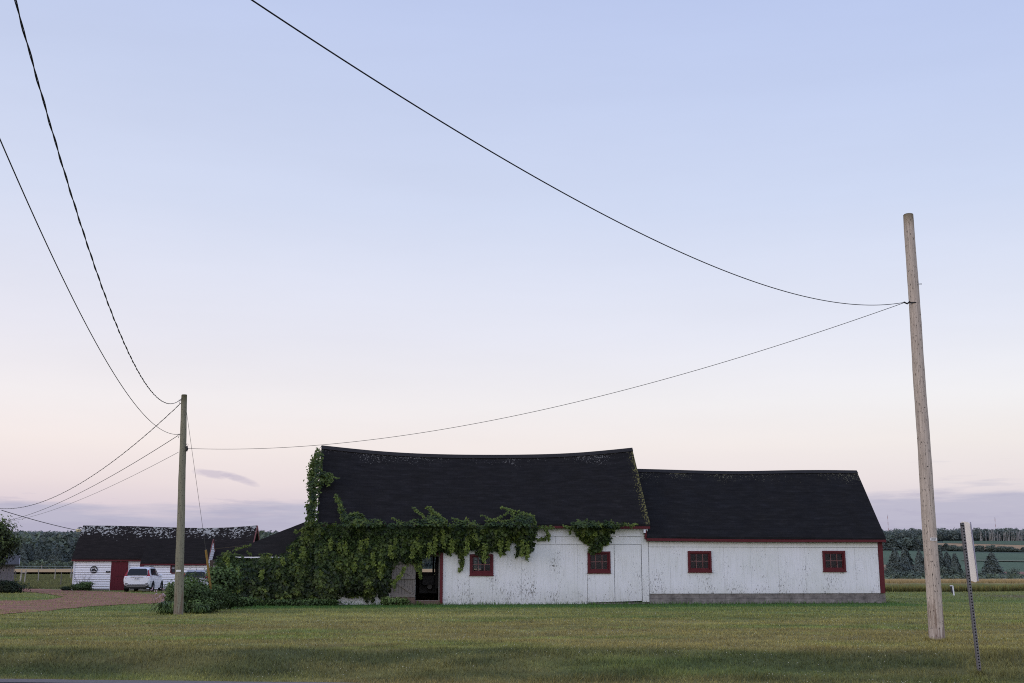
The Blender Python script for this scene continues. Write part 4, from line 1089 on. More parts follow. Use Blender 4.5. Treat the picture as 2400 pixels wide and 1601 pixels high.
# road sign seen from behind, edge-on
sb = G(2298, 1581); sign = empty('road_sign', sb, label='blank backed white road sign on a leaning perforated steel post at the roadside', cat='road sign')
st = P(2256.5, 1225, sb.y)
def post_mat():
    m = N('perforated_post'); uv = m.n('ShaderNodeUVMap', uv_map='UV').outputs[0]; sep = m.n('ShaderNodeSeparateXYZ', i_Vector=uv)
    fy = m.math('SUBTRACT', m.math('FRACT', m.math('MULTIPLY', sep.outputs[1], 1 / .042)), .5)
    fx = m.math('MULTIPLY', sep.outputs[0], 1 / .042)
    d = m.math('SQRT', m.math('ADD', m.math('MULTIPLY', fx, fx), m.math('MULTIPLY', fy, fy)))
    c = m.mix(m.ramp(d, [(.26, 1), (.32, 0)]), simplec, (.006, .006, .006)); m.col(c).set(Roughness=.5, Metallic=.3); return m.m
simplec = (.14, .135, .14)
mb = MB(); ax = st - sb; L_ = ax.length; d = ax.normalized(); e = Vector((1, .15, 0)); e = (e - d * e.dot(d)).normalized(); nn = d.cross(e)
if nn.y > 0: nn = -nn
b0_ = -d * .15; t0 = ax
def strip(o0, o1, f0, f1):
    q = [b0_ + o0, b0_ + o1, t0 + o1, t0 + o0]; mb.poly(q, [(f0, 0), (f1, 0), (f1, L_ + .15), (f0, L_ + .15)])
w = .022
strip(-e * w + nn * .0, e * w, -w, w)
strip(-e * (w + .003) + nn * -.02, -e * w, .04, .04); strip(e * w, e * (w + .003) - nn * .02, .04, .04)
strip(-e * (w + .012) + nn * -.021, -e * (w + .003) - nn * .02, .04, .04); strip(e * (w + .003) - nn * .02, e * (w + .012) - nn * .021, .04, .04)
mb.build('post', post_mat(), sign)
Yl, Yr = sb.y + .35, sb.y + .12
c4 = [P(2250.5, 1222, Yl), P(2272.5, 1223.5, Yr), P(2291, 1367, Yr), P(2265.5, 1357.5, Yl)]
c4 = [p - sb for p in c4]
mb = MB()
def rr(c, k=.06):
    out = []; n = 4
    for i in range(4):
        a, b, p = c[i - 1], c[(i + 1) % 4], c[i]
        da = (a - p).normalized() * min(k, (a - p).length * .3); db = (b - p).normalized() * min(k, (b - p).length * .3)
        for t in np.linspace(0, 1, n): out.append(p + da * (1 - t) ** 2 + db * t ** 2)
    return out
q = rr(c4); thick = (c4[1] - c4[0]).cross(c4[3] - c4[0]).normalized() * .012
mb.poly(q[::-1]); mb.poly([p + thick for p in q])
for i in range(len(q)): j = (i + 1) % len(q); mb.poly([q[i], q[j], q[j] + thick, q[i] + thick])
sp = mb.build('sign_panel', simple('sign_back', (.78, .73, .68), .45, .06, 4), sign)
mb = MB(); rimc = simple('sign_edge', (.30, .29, .36), .4)
mb.beam(c4[1] + Vector((.008, -.01, .0)), c4[2] + Vector((.008, -.01, .03)), .012, .02); mb.build('edge_flange', rimc, sp)
for (x, y) in ((2250.5, 1231), (2258, 1288), (2266, 1349)):
    p = P(x + 1.5, y, sb.y - .02) - sb; mb = MB(); mb.tube([p, p + e * .03], .007, 6); mb.disc(p - e * .001, .012, 8, -e); mb.build('bolt', M['black'], sign)

# marker post by the crop
mp = G(2236, 1396); mk = empty('marker_post', mp, label='short white and dark marker post at the edge of the crop beside the sign', cat='post')
t_ = P(2232, 1373, mp.y) - mp; s = mp.y / 2744
mb = MB(); mb.beam(Vector((0, 0, 0)), t_ + Vector((.02, 0, 0)), 3.0 * s, .04); mb.build('board', M['trim_white'], mk)
mb = MB(); mb.beam(Vector((-2.6 * s, .03, .12)), t_ + Vector((-3.2 * s, .03, -.02)), 4 * s, .05); mb.build('backing_post', M['back'], mk)
mb = MB(); mb.beam(t_ + Vector((-5.5 * s, 0, .0)), t_ + Vector((1.5 * s, 0, .0)), .05, .06); mb.build('top_plate', M['trim_white'], mk)

# ================================================================== SHED (white clapboard, left)
SA = math.radians(4)
F = Fr(((340 - 1200) / 2744 * 87, 87, 0), SA)
shed = empty('clapboard_shed', F.O, SA, label='long white clapboard shed with lichen spotted black roof behind the parked cars', cat='shed')
HS = 3.0
def clap():
    m = N('clapboard_paint'); n = m.noise(m.coord(), 1.2, 4); c = m.mix(n, (.66, .66, .72), (.74, .74, .78)); m.col(c).set(Roughness=.5); return m.m
CL = clap(); M['lap'] = simple('painted_lap_shadow', (.36, .36, .40), .9, .1)  # darker strip under each board: lap shadow put into its colour
def clap_wall(mb, u0, u1, w0, w1, v, holes=(), step=.17):
    k = 0; z = w0
    while z < w1 - .01:
        z2 = min(z + step, w1); U = sorted([u0, u1] + [h[0] for h in holes if h[2] < (z + z2) / 2 < h[3]] + [h[1] for h in holes if h[2] < (z + z2) / 2 < h[3]])
        for a, b in zip(U[::2], U[1::2]):
            zs = z + .035
            mb.poly([(a, v - .045, zs), (b, v - .045, zs), (b, v - .01, z2), (a, v - .01, z2)])
            mb.poly([(a, v, zs), (b, v, zs), (b, v - .045, zs), (a, v - .045, zs)])
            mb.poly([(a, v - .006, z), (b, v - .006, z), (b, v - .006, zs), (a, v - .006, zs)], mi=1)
        z = z2
rdg_us, rdg_ws = curve([(195, 1231.5), (300, 1233), (430, 1237), (500, 1238), (560, 1235), (603, 1231)], 0) if False else ([F.at(x, y, HS)[0] for x, y in [(195, 1231.5), (300, 1233), (430, 1237), (500, 1238), (560, 1235), (603, 1231)]], [F.at(x, y, HS)[1] for x, y in [(195, 1231.5), (300, 1233), (430, 1237), (500, 1238), (560, 1235), (603, 1231)]])
sl_r, sr_r = rdg_us[0], rdg_us[-1]
rf = curvef(rdg_us, rdg_ws, sl_r, sr_r)
sl_e, we_s = F.at(168, 1309, -.2); sr_e = F.U(585, 1309, -.2)
mb = MB()
roof_sheet(mb, lambda t: sl_e + (sl_r - sl_e) * t, lambda t: sr_e + (sr_r - sr_e) * t, -.2, HS, lambda s: we_s, rf, 50, 14, .1, .02, seed=3)
roof_sheet(mb, lambda t: sl_e + (sl_r - sl_e) * t, lambda t: sr_e + (sr_r - sr_e) * t, 2 * HS + .2, HS + .003, lambda s: we_s, rf, 20, 5, .1, .02, True, seed=6)
sroof = mb.build('roof', M['roof_shed'], shed)
um = F.U(346, 1312, -.2)
mb = MB(); mb.box((sl_e, -.22, we_s - .2), (um, -.19, we_s - .09)); mb.build('fascia', M['red'], shed)
ucl = F.U(171.5, 1340); w0s = .02
d_ = (F.U(261.5, 1350), F.U(299, 1350), 0, F.W(280, 1315))
mb = MB()
ushift = F.U(352, 1340)
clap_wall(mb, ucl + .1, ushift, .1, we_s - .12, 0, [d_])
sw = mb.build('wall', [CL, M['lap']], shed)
for nm_, a_, b_ in (('corner_board', (ucl, -.06, 0), (ucl + .1, .1, we_s - .12)), ('corner_board', (ushift - .05, -.07, .0), (ushift + .04, .05, we_s - .15)),
                    ('door_jamb', (d_[0] - .09, -.065, 0), (d_[0], .05, d_[3])), ('door_jamb', (d_[1], -.065, 0), (d_[1] + .09, .05, d_[3]))):
    mb = MB(); mb.box(a_, b_); mb.build(nm_, M['trim_white'], shed)
mb = MB(); mb.box((d_[0] - .05, -.10, .02), (d_[1] + .02, -.06, d_[3] - .03))
for k in range(6): u = d_[0] + (d_[1] - d_[0]) * (k + .5) / 6; mb.box((u - .008, -.104, .02), (u + .008, -.101, d_[3] - .05))
sd = mb.build('door', M['door_red'], shed)
mb = MB(); mb.box((d_[0] + .35, -.115, 1.02), (d_[0] + .85, -.105, 1.04)); mb.build('latch', M['black'], sd)
mb = MB(); mb.box((d_[0] - .06, -.16, d_[3] - .02), (d_[1] + .12, -.06, d_[3] + .07)); mb.build('door_rail', M['black'], shed)
mb = MB()
for side_u in (ucl + .02,):
    mb.poly([(side_u, 0, 0), (side_u, 0, we_s - .1), (side_u, HS, rdg_ws[0] - .15), (side_u, 2 * HS, we_s - .1), (side_u, 2 * HS, 0)])
mb.build('gable_wall', CL, shed)
mb = MB(); u_ = sr_r - .35
mb.poly([(u_, 0, 0), (u_, 2 * HS, 0), (u_, 2 * HS, we_s - .1), (u_, HS, rdg_ws[-1] - .15), (u_, 0, we_s - .1)])
for k in range(20):
    z = we_s + k * .17; half = HS * (1 - (z - we_s) / (rdg_ws[-1] - we_s))
    if half > .1: mb.poly([(u_ + .03, HS - half, z), (u_ + .03, HS + half, z), (u_ + .001, HS + half - .1, z + .16), (u_ + .001, HS - half + .1, z + .16)])
mb.build('gable_wall', CL, shed)
mb = MB()
for sg in (-1, 1): mb.beam((sr_r - .02, HS + sg * (HS + .2), we_s - .16), (sr_r + .0, HS, rdg_ws[-1] - .14), .05, .2, (1, 0, 0)) if False else mb.beam((sr_r + .02, HS + sg * (HS + .2), we_s - .12), (sr_r + .02, HS, rdg_ws[-1] - .10), .18, .06, (1, 0, 0))
mb.build('rake_board', simple('dull_red_board', (.16, .06, .06)), shed)
# front block with its own lower roof and gable
VF = -2.1; HF = 1.75
we_f = F.W(420, 1319, VF - .2); wr_f = F.W(420, 1263, VF + HF); ufl, ufr = um - .02, F.U(486, 1320, VF - .2)
ufr_r = F.U(499, 1262, VF + HF)
mb = MB()
roof_sheet(mb, lambda t: ufl, lambda t: ufr + (ufr_r - ufr) * t, VF - .2, VF + HF, lambda s: we_f, lambda s: wr_f, 30, 8, .09, .012, seed=8)
roof_sheet(mb, lambda t: ufl, lambda t: ufr + (ufr_r - ufr) * t, VF + 2 * HF, VF + HF + .003, lambda s: we_f, lambda s: wr_f, 20, 5, .09, .012, True, seed=8)
mb.build('roof', M['roof_plain'], shed)
mb = MB(); mb.box((ufl, VF - .22, we_f - .18), (ufr, VF - .19, we_f - .08)); mb.box((ufl, VF - .22, we_f - .30), (ufl + .25, VF - .0, we_f - .18)); mb.build('fascia', M['red'], shed)
w4 = (F.U(402.5, 1330, VF), F.U(421, 1330, VF), F.W(410, 1342, VF), F.W(410, 1321, VF))
mb = MB(); ufw = ufr - .05
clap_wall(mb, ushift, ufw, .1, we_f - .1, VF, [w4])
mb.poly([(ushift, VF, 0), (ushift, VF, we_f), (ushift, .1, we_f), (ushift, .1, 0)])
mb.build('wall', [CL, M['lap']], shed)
mb = MB(); g = .1
for k in range(24):
    z = .1 + k * .17; z2 = z + .17
    if z > wr_f - .3: break
    half = HF if z < we_f else HF * (wr_f - .1 - z) / (wr_f - we_f)
    mb.poly([(ufw + .035, VF + HF - half, z), (ufw + .035, VF + HF + half, z), (ufw, VF + HF + half, z2), (ufw, VF + HF - half, z2)])
mb.build('gable_wall', CL, shed)
mb = MB()
for sg in (-1, 1): mb.beam((ufr_r + .04, VF + HF + sg * (HF + .2), we_f - .1), (ufr_r + .04, VF + HF, wr_f - .04), .09, .05, (1, 0, 0))
mb.build('rake_board', simple('dull_red_board2', (.18, .07, .07)), shed)
mb = MB(); a, b, c, d = w4
mb.box((a - .09, VF - .05, c - .02), (a, VF + .02, d + .02)); mb.box((a, VF - .05, c - .09), (b, VF + .02, c)); mb.box((a, VF - .051, d), (b, VF + .02, d + .06))
wn = mb.build('window', M['red'], shed)
mb = MB(); mb.poly([(a, VF - .01, c), (b, VF - .01, c), (b, VF - .01, d), (a, VF - .01, d)]); mb.build('pane', simple('dark_pane', (.03, .032, .04), .15), wn)
mb = MB(); mb.box(((a + b) / 2 - .02, VF - .03, c), ((a + b) / 2 + .02, VF - .012, d)); mb.box((a, VF - .031, (c + d) / 2 - .02), (b, VF - .012, (c + d) / 2 + .02)); mb.build('muntins', M['trim_white'], wn)
mb = MB(); mb.box((ufw + .04, VF + .9, 1.1), (ufw + .10, VF + 1.9, 2.2)); mb.build('window', M['wood_brown'], shed)['label'] = 'brown shuttered gable window'
mb = MB(); mb.box((ucl, .0, -.3), (ushift, .1, .1)); mb.box((ushift, VF + .01, -.3), (ufw, VF + .1, .1)); mb.build('foundation', M['concrete'], shed)
# yard lamp on the left gable
q = F.at(195, 1239, HS); l = F.at(184.5, 1240, HS)
yl = bpy.data.objects.new('yard_lamp', None); col.objects.link(yl); yl.parent = shed; yl.location = (l[0], HS, l[1])
mb = MB(); mb.tube([(.0, 0, .12), (.12, 0, .14), (q[0] - l[0] + .1, 0, -.05)], .035, 6); mb.build('arm', M['black'], yl)
mb = MB(); mb.tube([(0, 0, .16), (0, 0, .02), (0, 0, -.02)], [.07, .10, .22], 12); mb.build('hood', M['steel'], yl)
mb = MB(); mb.tube([(0, 0, -.02), (0, 0, -.14), (0, 0, -.2)], [.2, .21, .12], 12); mb.build('lens', simple('lamp_lens', (.75, .68, .40), .3), yl)
B9 = F.world(Vector((q[0] - .1, HS, F.W(188, 1245, HS)))); A9 = P(4, 1196, 70)
wire(sagpath(B9, A9, fitsag(B9, A9, 100, 1224), 60), .022, 'wire from the yard lamp on the shed gable to the leafy tree', 'wire')
# round black wall ornament and small plaque
oc_ = F.at(220.6, 1335); orn = empty('wall_ornament', F.world(Vector((oc_[0], -.06, oc_[1]))), SA, label='round black metal ornament hanging on the white clapboard wall', cat='ornament')
mb = MB(); mb.tube([(.25 * math.cos(a), 0, .25 * math.sin(a)) for a in np.linspace(0, 2 * math.pi, 33)], .022, 6, False); mb.build('ring', M['black'], orn)
mb = MB(); mb.tube([(.19 * math.cos(a), .0, .19 * math.sin(a)) for a in np.linspace(.3, 2.5, 12)], .02, 5); mb.build('arc', M['black'], orn)
mb = MB(); mb.poly([(-.2, -.01, -.06), (-.08, -.01, -.12), (.0, -.01, -.06), (.1, -.01, -.13), (.2, -.01, -.08), (.16, -.01, .0), (.09, -.01, .01), (.07, -.01, .11), (-.01, -.01, .07), (-.08, -.01, .08), (-.14, -.01, .02)]); mb.build('silhouette', M['black'], orn)
mb = MB(); mb.poly([(-.19, -.01, -.15), (.19, -.01, -.15), (.10, -.01, -.23), (-.10, -.01, -.23)]); mb.build('base_plate', M['black'], orn)
pq = F.at(254, 1340.5); mb = MB(); mb.box((-.16, -.03, -.05), (-.06, 0, .06)); mb.box((-.055, -.03, -.04), (.05, 0, .05)); mb.box((.055, -.03, -.05), (.16, 0, .06)); mb.box((-.16, -.0, -.02), (.16, .01, .02))
o = mb.build('name_plaque', M['black']); o.location = F.world(Vector((pq[0], -.06, pq[1]))); o.rotation_euler = (0, 0, SA); tag(o, 'small black plaque on the white wall beside the red shed door', 'plaque')

# weathered grey building at the far left
Wf = Fr(((20 - 1200) / 2744 * 79, 79, 0), math.radians(23))
wb = empty('weathered_outbuilding', Wf.O, math.radians(23), label='grey board outbuilding at the left edge behind the leafy tree', cat='outbuilding')
mb = MB(); u1 = Wf.U(33, 1350); u0 = u1 - 6; wt = Wf.W(30, 1322)
k = u0
while k < u1 - .01:
    mb.box((k + .006, random.uniform(-.02, .0), random.uniform(0, .06)), (min(k + .18, u1), .04, wt)); k += .18
mb.box((u1 - .05, .045, 0), (u1 - .001, 4.2, wt)); mb.poly([(u1, 0, wt), (u1, 4.3, wt), (u1, 2.2, wt + .5)]); mb.build('wall', wood_mat('silver_boards', (.24, .22, .24), (.08, .075, .08)), wb)
mb = MB(); roof_sheet(mb, lambda t: u0, lambda t: u1 + .25, -.3, 2.2, lambda s: wt + .0, lambda s: wt + .6, 14, 6, .08, .01)
roof_sheet(mb, lambda t: u0, lambda t: u1 + .25, 4.6, 2.203, lambda s: wt + .0, lambda s: wt + .6, 14, 6, .08, .01, True)
mb.build('roof', simple('grey_shingle', (.06, .06, .065)), wb)
mb = MB(); mb.beam((u1 + .27, -.3, wt - .05), (u1 + .27, 2.2, wt + .55), .14, .03, (1, 0, 0)); mb.build('rake_board', simple('pale_grey_board', (.35, .35, .38)), wb)

# ================================================================== CARS
def car(name, loc, rz, paint, label, sc_z=1.0):
    root = empty(name, loc, rz, label=label, cat='car')
    # stations: y, sill z, half width low, half width mid, z mid, half width belt, z belt, half width roof, z roof (None below greenhouse)
    low = [(.0, .48, .60, .80, .78, .78, 1.00), (.05, .36, .80, .88, .70, .84, 1.04), (.35, .30, .88, .915, .72, .89, 1.07), (1.0, .27, .89, .92, .72, .90, 1.06),
           (2.2, .25, .89, .92, .72, .90, 1.02), (3.3, .27, .89, .92, .70, .88, .98), (4.0, .30, .88, .90, .70, .80, .90), (4.45, .34, .78, .82, .62, .68, .76), (4.55, .42, .6, .7, .55, .6, .62)]
    mb = MB()
    def ring(s): y, zs, w1, w2, z2, w3, z3 = s; return [(-w3, y, z3), (-w2, y, (z2 + z3) / 2), (-w2, y, z2), (-w1, y, zs), (w1, y, zs), (w2, y, z2), (w2, y, (z2 + z3) / 2), (w3, y, z3), (w3 * .5, y, z3 + .03), (-w3 * .5, y, z3 + .03)]
    R = [[(p[0], p[1], p[2] * sc_z) for p in ring(s)] for s in low]
    for a, b in zip(R[:-1], R[1:]):
        for k in range(10): j = (k + 1) % 10; mb.poly([a[k], a[j], b[j], b[k]])
    mb.poly(R[0][::-1]); mb.poly(R[-1])
    body = mb.build('body', paint, root, smooth=True)
    up = [(.10, .80, 1.05, .68, 1.10), (.36, .80, 1.06, .62, 1.50), (.55, .82, 1.06, .60, 1.60), (1.0, .84, 1.06, .60, 1.655), (2.0, .85, 1.03, .60, 1.66), (2.6, .84, 1.0, .58, 1.60), (3.4, .80, .97, .56, 1.02)]
    mb = MB()
    def r2(s): y, w, z, wr_, zr = s; return [(-w, y, z * sc_z), (-wr_ - .06, y, (zr - .06) * sc_z), (-wr_, y, zr * sc_z), (0, y, (zr + .03) * sc_z), (wr_, y, zr * sc_z), (wr_ + .06, y, (zr - .06) * sc_z), (w, y, z * sc_z)]
    R = [r2(s) for s in up]
    for a, b in zip(R[:-1], R[1:]):
        for k in range(6): mb.poly([a[k], a[k + 1], b[k + 1], b[k]])
    mb.poly(R[0]); mb.poly(R[-1][::-1]); mb.build('cabin', paint, root, smooth=False)
    gm = M['carglass']
    mb = MB(); z = sc_z
    rw_ = [(.69, .075, 1.10), (.665, .13, 1.22), (.63, .225, 1.36), (.595, .305, 1.49), (.50, .33, 1.55)]
    for (a0, b0_, c0_), (a1, b1_, c1_) in zip(rw_[:-1], rw_[1:]): mb.poly([(-a0, b0_ - .04, c0_ * z), (a0, b0_ - .04, c0_ * z), (a1, b1_ - .04, c1_ * z), (-a1, b1_ - .04, c1_ * z)])
    mb.build('rear_window', gm, root)
    for sg in (1, -1):
        mb = MB()
        def sp(y, f): # point on cabin side: f 0 belt..1 roof edge
            ys = [s[0] for s in up]; w = np.interp(y, ys, [s[1] for s in up]); zz = np.interp(y, ys, [s[2] for s in up]); wr_ = np.interp(y, ys, [s[3] for s in up]) + .06; zr = np.interp(y, ys, [s[4] for s in up]) - .06
            return (sg * (w + (wr_ - w) * f + .012), y, (zz + (zr - zz) * f) * z)
        for (y0, y1, y2, y3) in ((.62, 1.15, 1.15, .8), (1.2, 2.05, 2.05, 1.2), (2.1, 3.15, 2.6, 2.1)):
            q = [sp(y0, .1), sp(y1, .1), sp(y2, .9), sp(y3, .9)]; mb.poly(q if sg > 0 else q[::-1])
        mb.build('side_window', gm, root)
        mb = MB(); q = [(sg * .62, .12, .86 * z), (sg * .80, .03, .86 * z), (sg * .855, .09, 1.06 * z), (sg * .76, .20, 1.30 * z), (sg * .69, .30, 1.48 * z), (sg * .645, .27, 1.42 * z), (sg * .70, .13, 1.14 * z), (sg * .60, .045, 1.03 * z)]
        q = [(p[0], p[1] - .035, p[2]) for p in q]; mb.poly(q if sg > 0 else q[::-1]); 
        q2 = [(sg * .80, -.005, .86 * z), (sg * .90, .22, .92 * z), (sg * .89, .30, 1.08 * z), (sg * .855, .055, 1.06 * z)]; mb.poly(q2 if sg > 0 else q2[::-1])
        tl = mb.build('tail_light', M['tail'], root)
        mb = MB(); q = [(sg * .64, .03, .90 * z), (sg * .79, -.015, .90 * z), (sg * .81, -.0, .97 * z), (sg * .66, .02, .98 * z)]; q = [(p[0], p[1] - .012, p[2]) for p in q]; mb.poly(q if sg > 0 else q[::-1]); mb.build('reverse_lens', simple('clear_lens_%s' % ('r' if sg > 0 else 'l') + name, (.6, .5, .5), .2), tl)
        mb = MB(); mb.tube([(sg * .88, 2.75, 1.02 * z), (sg * 1.0, 2.72, 1.06 * z)], .03, 6); mb.tube([(sg * .95, 2.66, 1.08 * z), (sg * 1.0, 2.70, 1.09 * z), (sg * 1.08, 2.74, 1.08 * z)], [.06, .10, .06], 8); mb.build('side_mirror', M['black'] if sg < 0 else paint, root)
        for yy in (.85, 3.55): 
            wheel(sg * .84, yy, .34, .34, .22, root, M['tyre'], M['rim'])
            mb = MB(); mb.disc((sg * .924, yy, .36), .40, 20, (sg, 0, 0)); mb.build('wheel_arch', M['plastic'], root)
    mb = MB(); mb.box((-.80, -.035, .24), (.80, .30, .50)); mb.box((-.5, .3, .2), (.5, .8, .3)); mb.box((-.86, .30, .26), (.86, 4.2, .33)); mb.build('lower_trim', M['plastic'], root)
    mb = MB(); mb.beam((-.78, -.06, .48), (-.60, -.07, .39), .05, .03); mb.beam((-.60, -.07, .39), (.60, -.07, .39), .05, .03); mb.beam((.60, -.07, .39), (.78, -.06, .48), .05, .03); mb.build('skid_plate', M['steel'], root)
    mb = MB(); mb.beam((-.42, -.0, .99 * z), (.42, -.0, .99 * z), .045, .05); mb.build('garnish', M['steel'], root)
    mb = MB(); mb.box((-.17, -.03, .80 * z), (.17, -.0, .93 * z)); pl = mb.build('number_plate', M['plate'], root)
    mb = MB()
    for k, (a, b) in enumerate(((-.13, -.09), (-.07, -.03), (.02, .05), (.06, .10), (.11, .135))): mb.box((a, -.034, .835 * z), (b, -.031, .90 * z))
    mb.build('plate_characters', simple('plate_ink' + name, (.12, .15, .25)), pl)
    mb = MB(); mb.tube([(0, 1.0, 1.69 * z), (0, .9, 1.86 * z)], [.012, .005], 5); mb.tube([(0, .95, 1.66 * z), (0, .98, 1.71 * z)], [.05, .02], 8); mb.build('antenna', M['black'], root)
    for sg in (-1, 1):
        mb = MB(); mb.box((sg * .68 - .09, -.025, .545 * z), (sg * .68 + .09, .0, .575 * z)); mb.build('reflector', M['tyre'], root)
    mb = MB(); mb.tube([(.55 * 1, 1.0, 1.68 * z), (.57, 2.0, 1.69 * z), (.55, 2.5, 1.66 * z)], .02, 6); mb.build('roof_rail', M['plastic'], root)
    return root
def carpaint(n, c):
    m = N(n); m.col(c).set(Roughness=.3, Coat_Weight=.6, Coat_Roughness=.08); m.b.inputs['Specular IOR Level'].default_value = .5; return m.m
M['carglass'] = simple('car_glass', (.018, .022, .026), .08, .1); M['tail'] = simple('tail_light_red', (.25, .02, .03), .2, .1)
M['tyre'] = simple('tyre', (.014, .014, .015), .9); M['rim'] = simple('alloy_rim', (.30, .30, .32), .35, .1, Metallic=.6); M['plastic'] = simple('black_plastic', (.02, .02, .022), .7)
c1 = G(323, 1387.5)
car('parked_car', (c1.x - .12, c1.y, 0), math.radians(4.5), carpaint('white_car_paint', (.68, .69, .75)), 'white SUV parked with its rear to the camera in front of the red shed door')
c2 = G(455, 1388.5); car('parked_car', (c2.x, c2.y, 0), math.radians(10), carpaint('silver_car_paint', (.42, .43, .48)), 'silver car mostly hidden behind the shrubs right of the thinner pole', .87)

# ================================================================== PLANTS
def cloud_points(n, clusters, rad, spread=.38, shell=.7):
    """clusters inside an ellipsoid, leaves round each cluster. returns points, normals, 0..1 light factor"""
    rx, ry, rz = rad; C = []
    while len(C) < clusters:
        p = rng.normal(size=3); p /= np.linalg.norm(p); r = rng.uniform(shell, 1) if rng.random() < .75 else rng.uniform(.1, shell)
        C.append(p * r * rng.uniform(.8, 1.08))
    C = np.array(C); i = rng.integers(0, clusters, n); q = rng.normal(size=(n, 3)) * spread * rng.uniform(.5, 1.1, clusters)[i][:, None]
    q *= np.array([1, 1, .75]); U_ = C[i] + q; pts = U_ * np.array([rx, ry, rz])
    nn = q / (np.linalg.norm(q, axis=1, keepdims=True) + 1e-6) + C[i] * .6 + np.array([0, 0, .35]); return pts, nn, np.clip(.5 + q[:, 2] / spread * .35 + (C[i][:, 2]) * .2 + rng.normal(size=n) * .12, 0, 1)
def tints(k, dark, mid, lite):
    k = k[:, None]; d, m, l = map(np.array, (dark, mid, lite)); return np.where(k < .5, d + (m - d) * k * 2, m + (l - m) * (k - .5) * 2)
def bush(name, c, rad, n, clusters, size, cols, label, cat, stems=5, mat='leafy', spread=.3, droop=.5, group=None):
    root = empty(name, c, label=label, cat=cat, group=group)
    p, nn, k = cloud_points(n, clusters, rad, spread); p[:, 2] += rad[2]; ok = p[:, 2] > .02; p, nn, k = p[ok], nn[ok], k[ok]
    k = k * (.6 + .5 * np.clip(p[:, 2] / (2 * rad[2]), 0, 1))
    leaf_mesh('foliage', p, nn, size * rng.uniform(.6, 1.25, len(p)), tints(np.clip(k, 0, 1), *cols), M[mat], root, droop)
    for j in range(stems):
        a = rng.uniform(0, 6.28); mb = MB(); t = Vector((math.cos(a) * rad[0] * .6, math.sin(a) * rad[1] * .6, rad[2] * rng.uniform(1, 1.7)))
        mb.tube([Vector((t.x * .1, t.y * .1, -.05)), t * .5, t], [.02, .014, .006], 5); mb.build('stem', M['stem'], root)
    return root
G1 = ((.018, .032, .012), (.046, .080, .022), (.11, .17, .045)); G2 = ((.03, .05, .016), (.075, .125, .030), (.17, .23, .07)); G3 = ((.009, .016, .010), (.020, .036, .018), (.045, .07, .03))
m75 = lambda px, Y: (px - 1200) / 2744 * Y
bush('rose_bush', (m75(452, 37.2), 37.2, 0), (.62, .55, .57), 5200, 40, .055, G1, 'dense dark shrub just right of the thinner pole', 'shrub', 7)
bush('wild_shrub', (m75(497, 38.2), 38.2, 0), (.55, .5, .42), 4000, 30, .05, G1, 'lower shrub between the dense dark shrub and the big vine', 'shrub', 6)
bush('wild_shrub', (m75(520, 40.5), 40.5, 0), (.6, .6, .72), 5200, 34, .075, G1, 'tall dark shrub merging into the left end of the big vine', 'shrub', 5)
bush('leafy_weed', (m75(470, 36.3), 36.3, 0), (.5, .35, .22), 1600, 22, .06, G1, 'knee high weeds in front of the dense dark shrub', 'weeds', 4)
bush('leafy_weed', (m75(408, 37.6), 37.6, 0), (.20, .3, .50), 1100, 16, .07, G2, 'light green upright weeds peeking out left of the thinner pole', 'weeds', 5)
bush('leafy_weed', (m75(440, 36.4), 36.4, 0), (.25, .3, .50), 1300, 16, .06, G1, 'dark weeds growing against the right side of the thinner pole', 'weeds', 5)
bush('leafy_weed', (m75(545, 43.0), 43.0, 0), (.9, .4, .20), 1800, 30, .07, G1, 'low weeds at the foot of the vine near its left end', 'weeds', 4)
bush('leafy_weed', (m75(700, 45.0), 45.0, 0), (1.5, .35, .14), 1700, 30, .07, G1, 'strip of low weeds under the middle of the vine', 'weeds', 4)
bush('leafy_weed', (m75(925, 45.7), 45.7, 0), (.55, .3, .16), 900, 14, .07, G2, 'small leafy weeds in front of the open plank door', 'weeds', 3)
# broad-leaved lily clump at the pole foot
def lily(c, n, r, h, label):
    root = empty('daylily_clump', c, label=label, cat='plant'); V = []; Fc = []; C = []
    for i in range(n):
        a = rng.uniform(0, 6.28); L = rng.uniform(.6, 1.1) * r; o = rng.normal(size=2) * r * .25; w_ = rng.uniform(.014, .026); hk = rng.uniform(.45, 1.2); L *= .7 + .5 * rng.random(); k = rng.uniform(0, 1); cl = tints(np.array([k]), *G2)[0] * 1.15
        b = len(V)
        for s in range(5):
            t = s / 4; x = o[0] + math.cos(a) * L * t; y = o[1] + math.sin(a) * L * t; zz = h * hk * (2.6 * t - 2.35 * t * t) * 1.3 + .01; ww_ = w_ * (1 - (2 * t - .8) ** 2 * .5) * (0.2 if s == 4 else 1)
            V += [(x - math.sin(a) * ww_, y + math.cos(a) * ww_, zz), (x + math.sin(a) * ww_, y - math.cos(a) * ww_, zz)]; C += [cl * (.6 + .5 * t)] * 2
        for s in range(4): Fc.append((b + 2 * s, b + 2 * s + 1, b + 2 * s + 3, b + 2 * s + 2))
    mesh_np('leaves', V, Fc, M['leafy'], np.array(C), root); mb = MB(); mb.tube([(0, 0, -.03), (0, 0, .08)], .05, 6); mb.build('crown', M['stem'], root); return root
lily((m75(400, 35.0), 35.0, 0), 240, .42, .36, 'pale green arching leaf clump at the foot of the thinner pole')
lily((m75(470, 35.9), 35.9, 0), 120, .28, .22, 'small arching leaf clump right of the thinner pole foot')
root = empty('pink_wildflower', (m75(385, 39), 39, 0), label='spindly pale pink wildflowers left of the thinner pole', cat='flowers')
mb = MB(); V = []; 
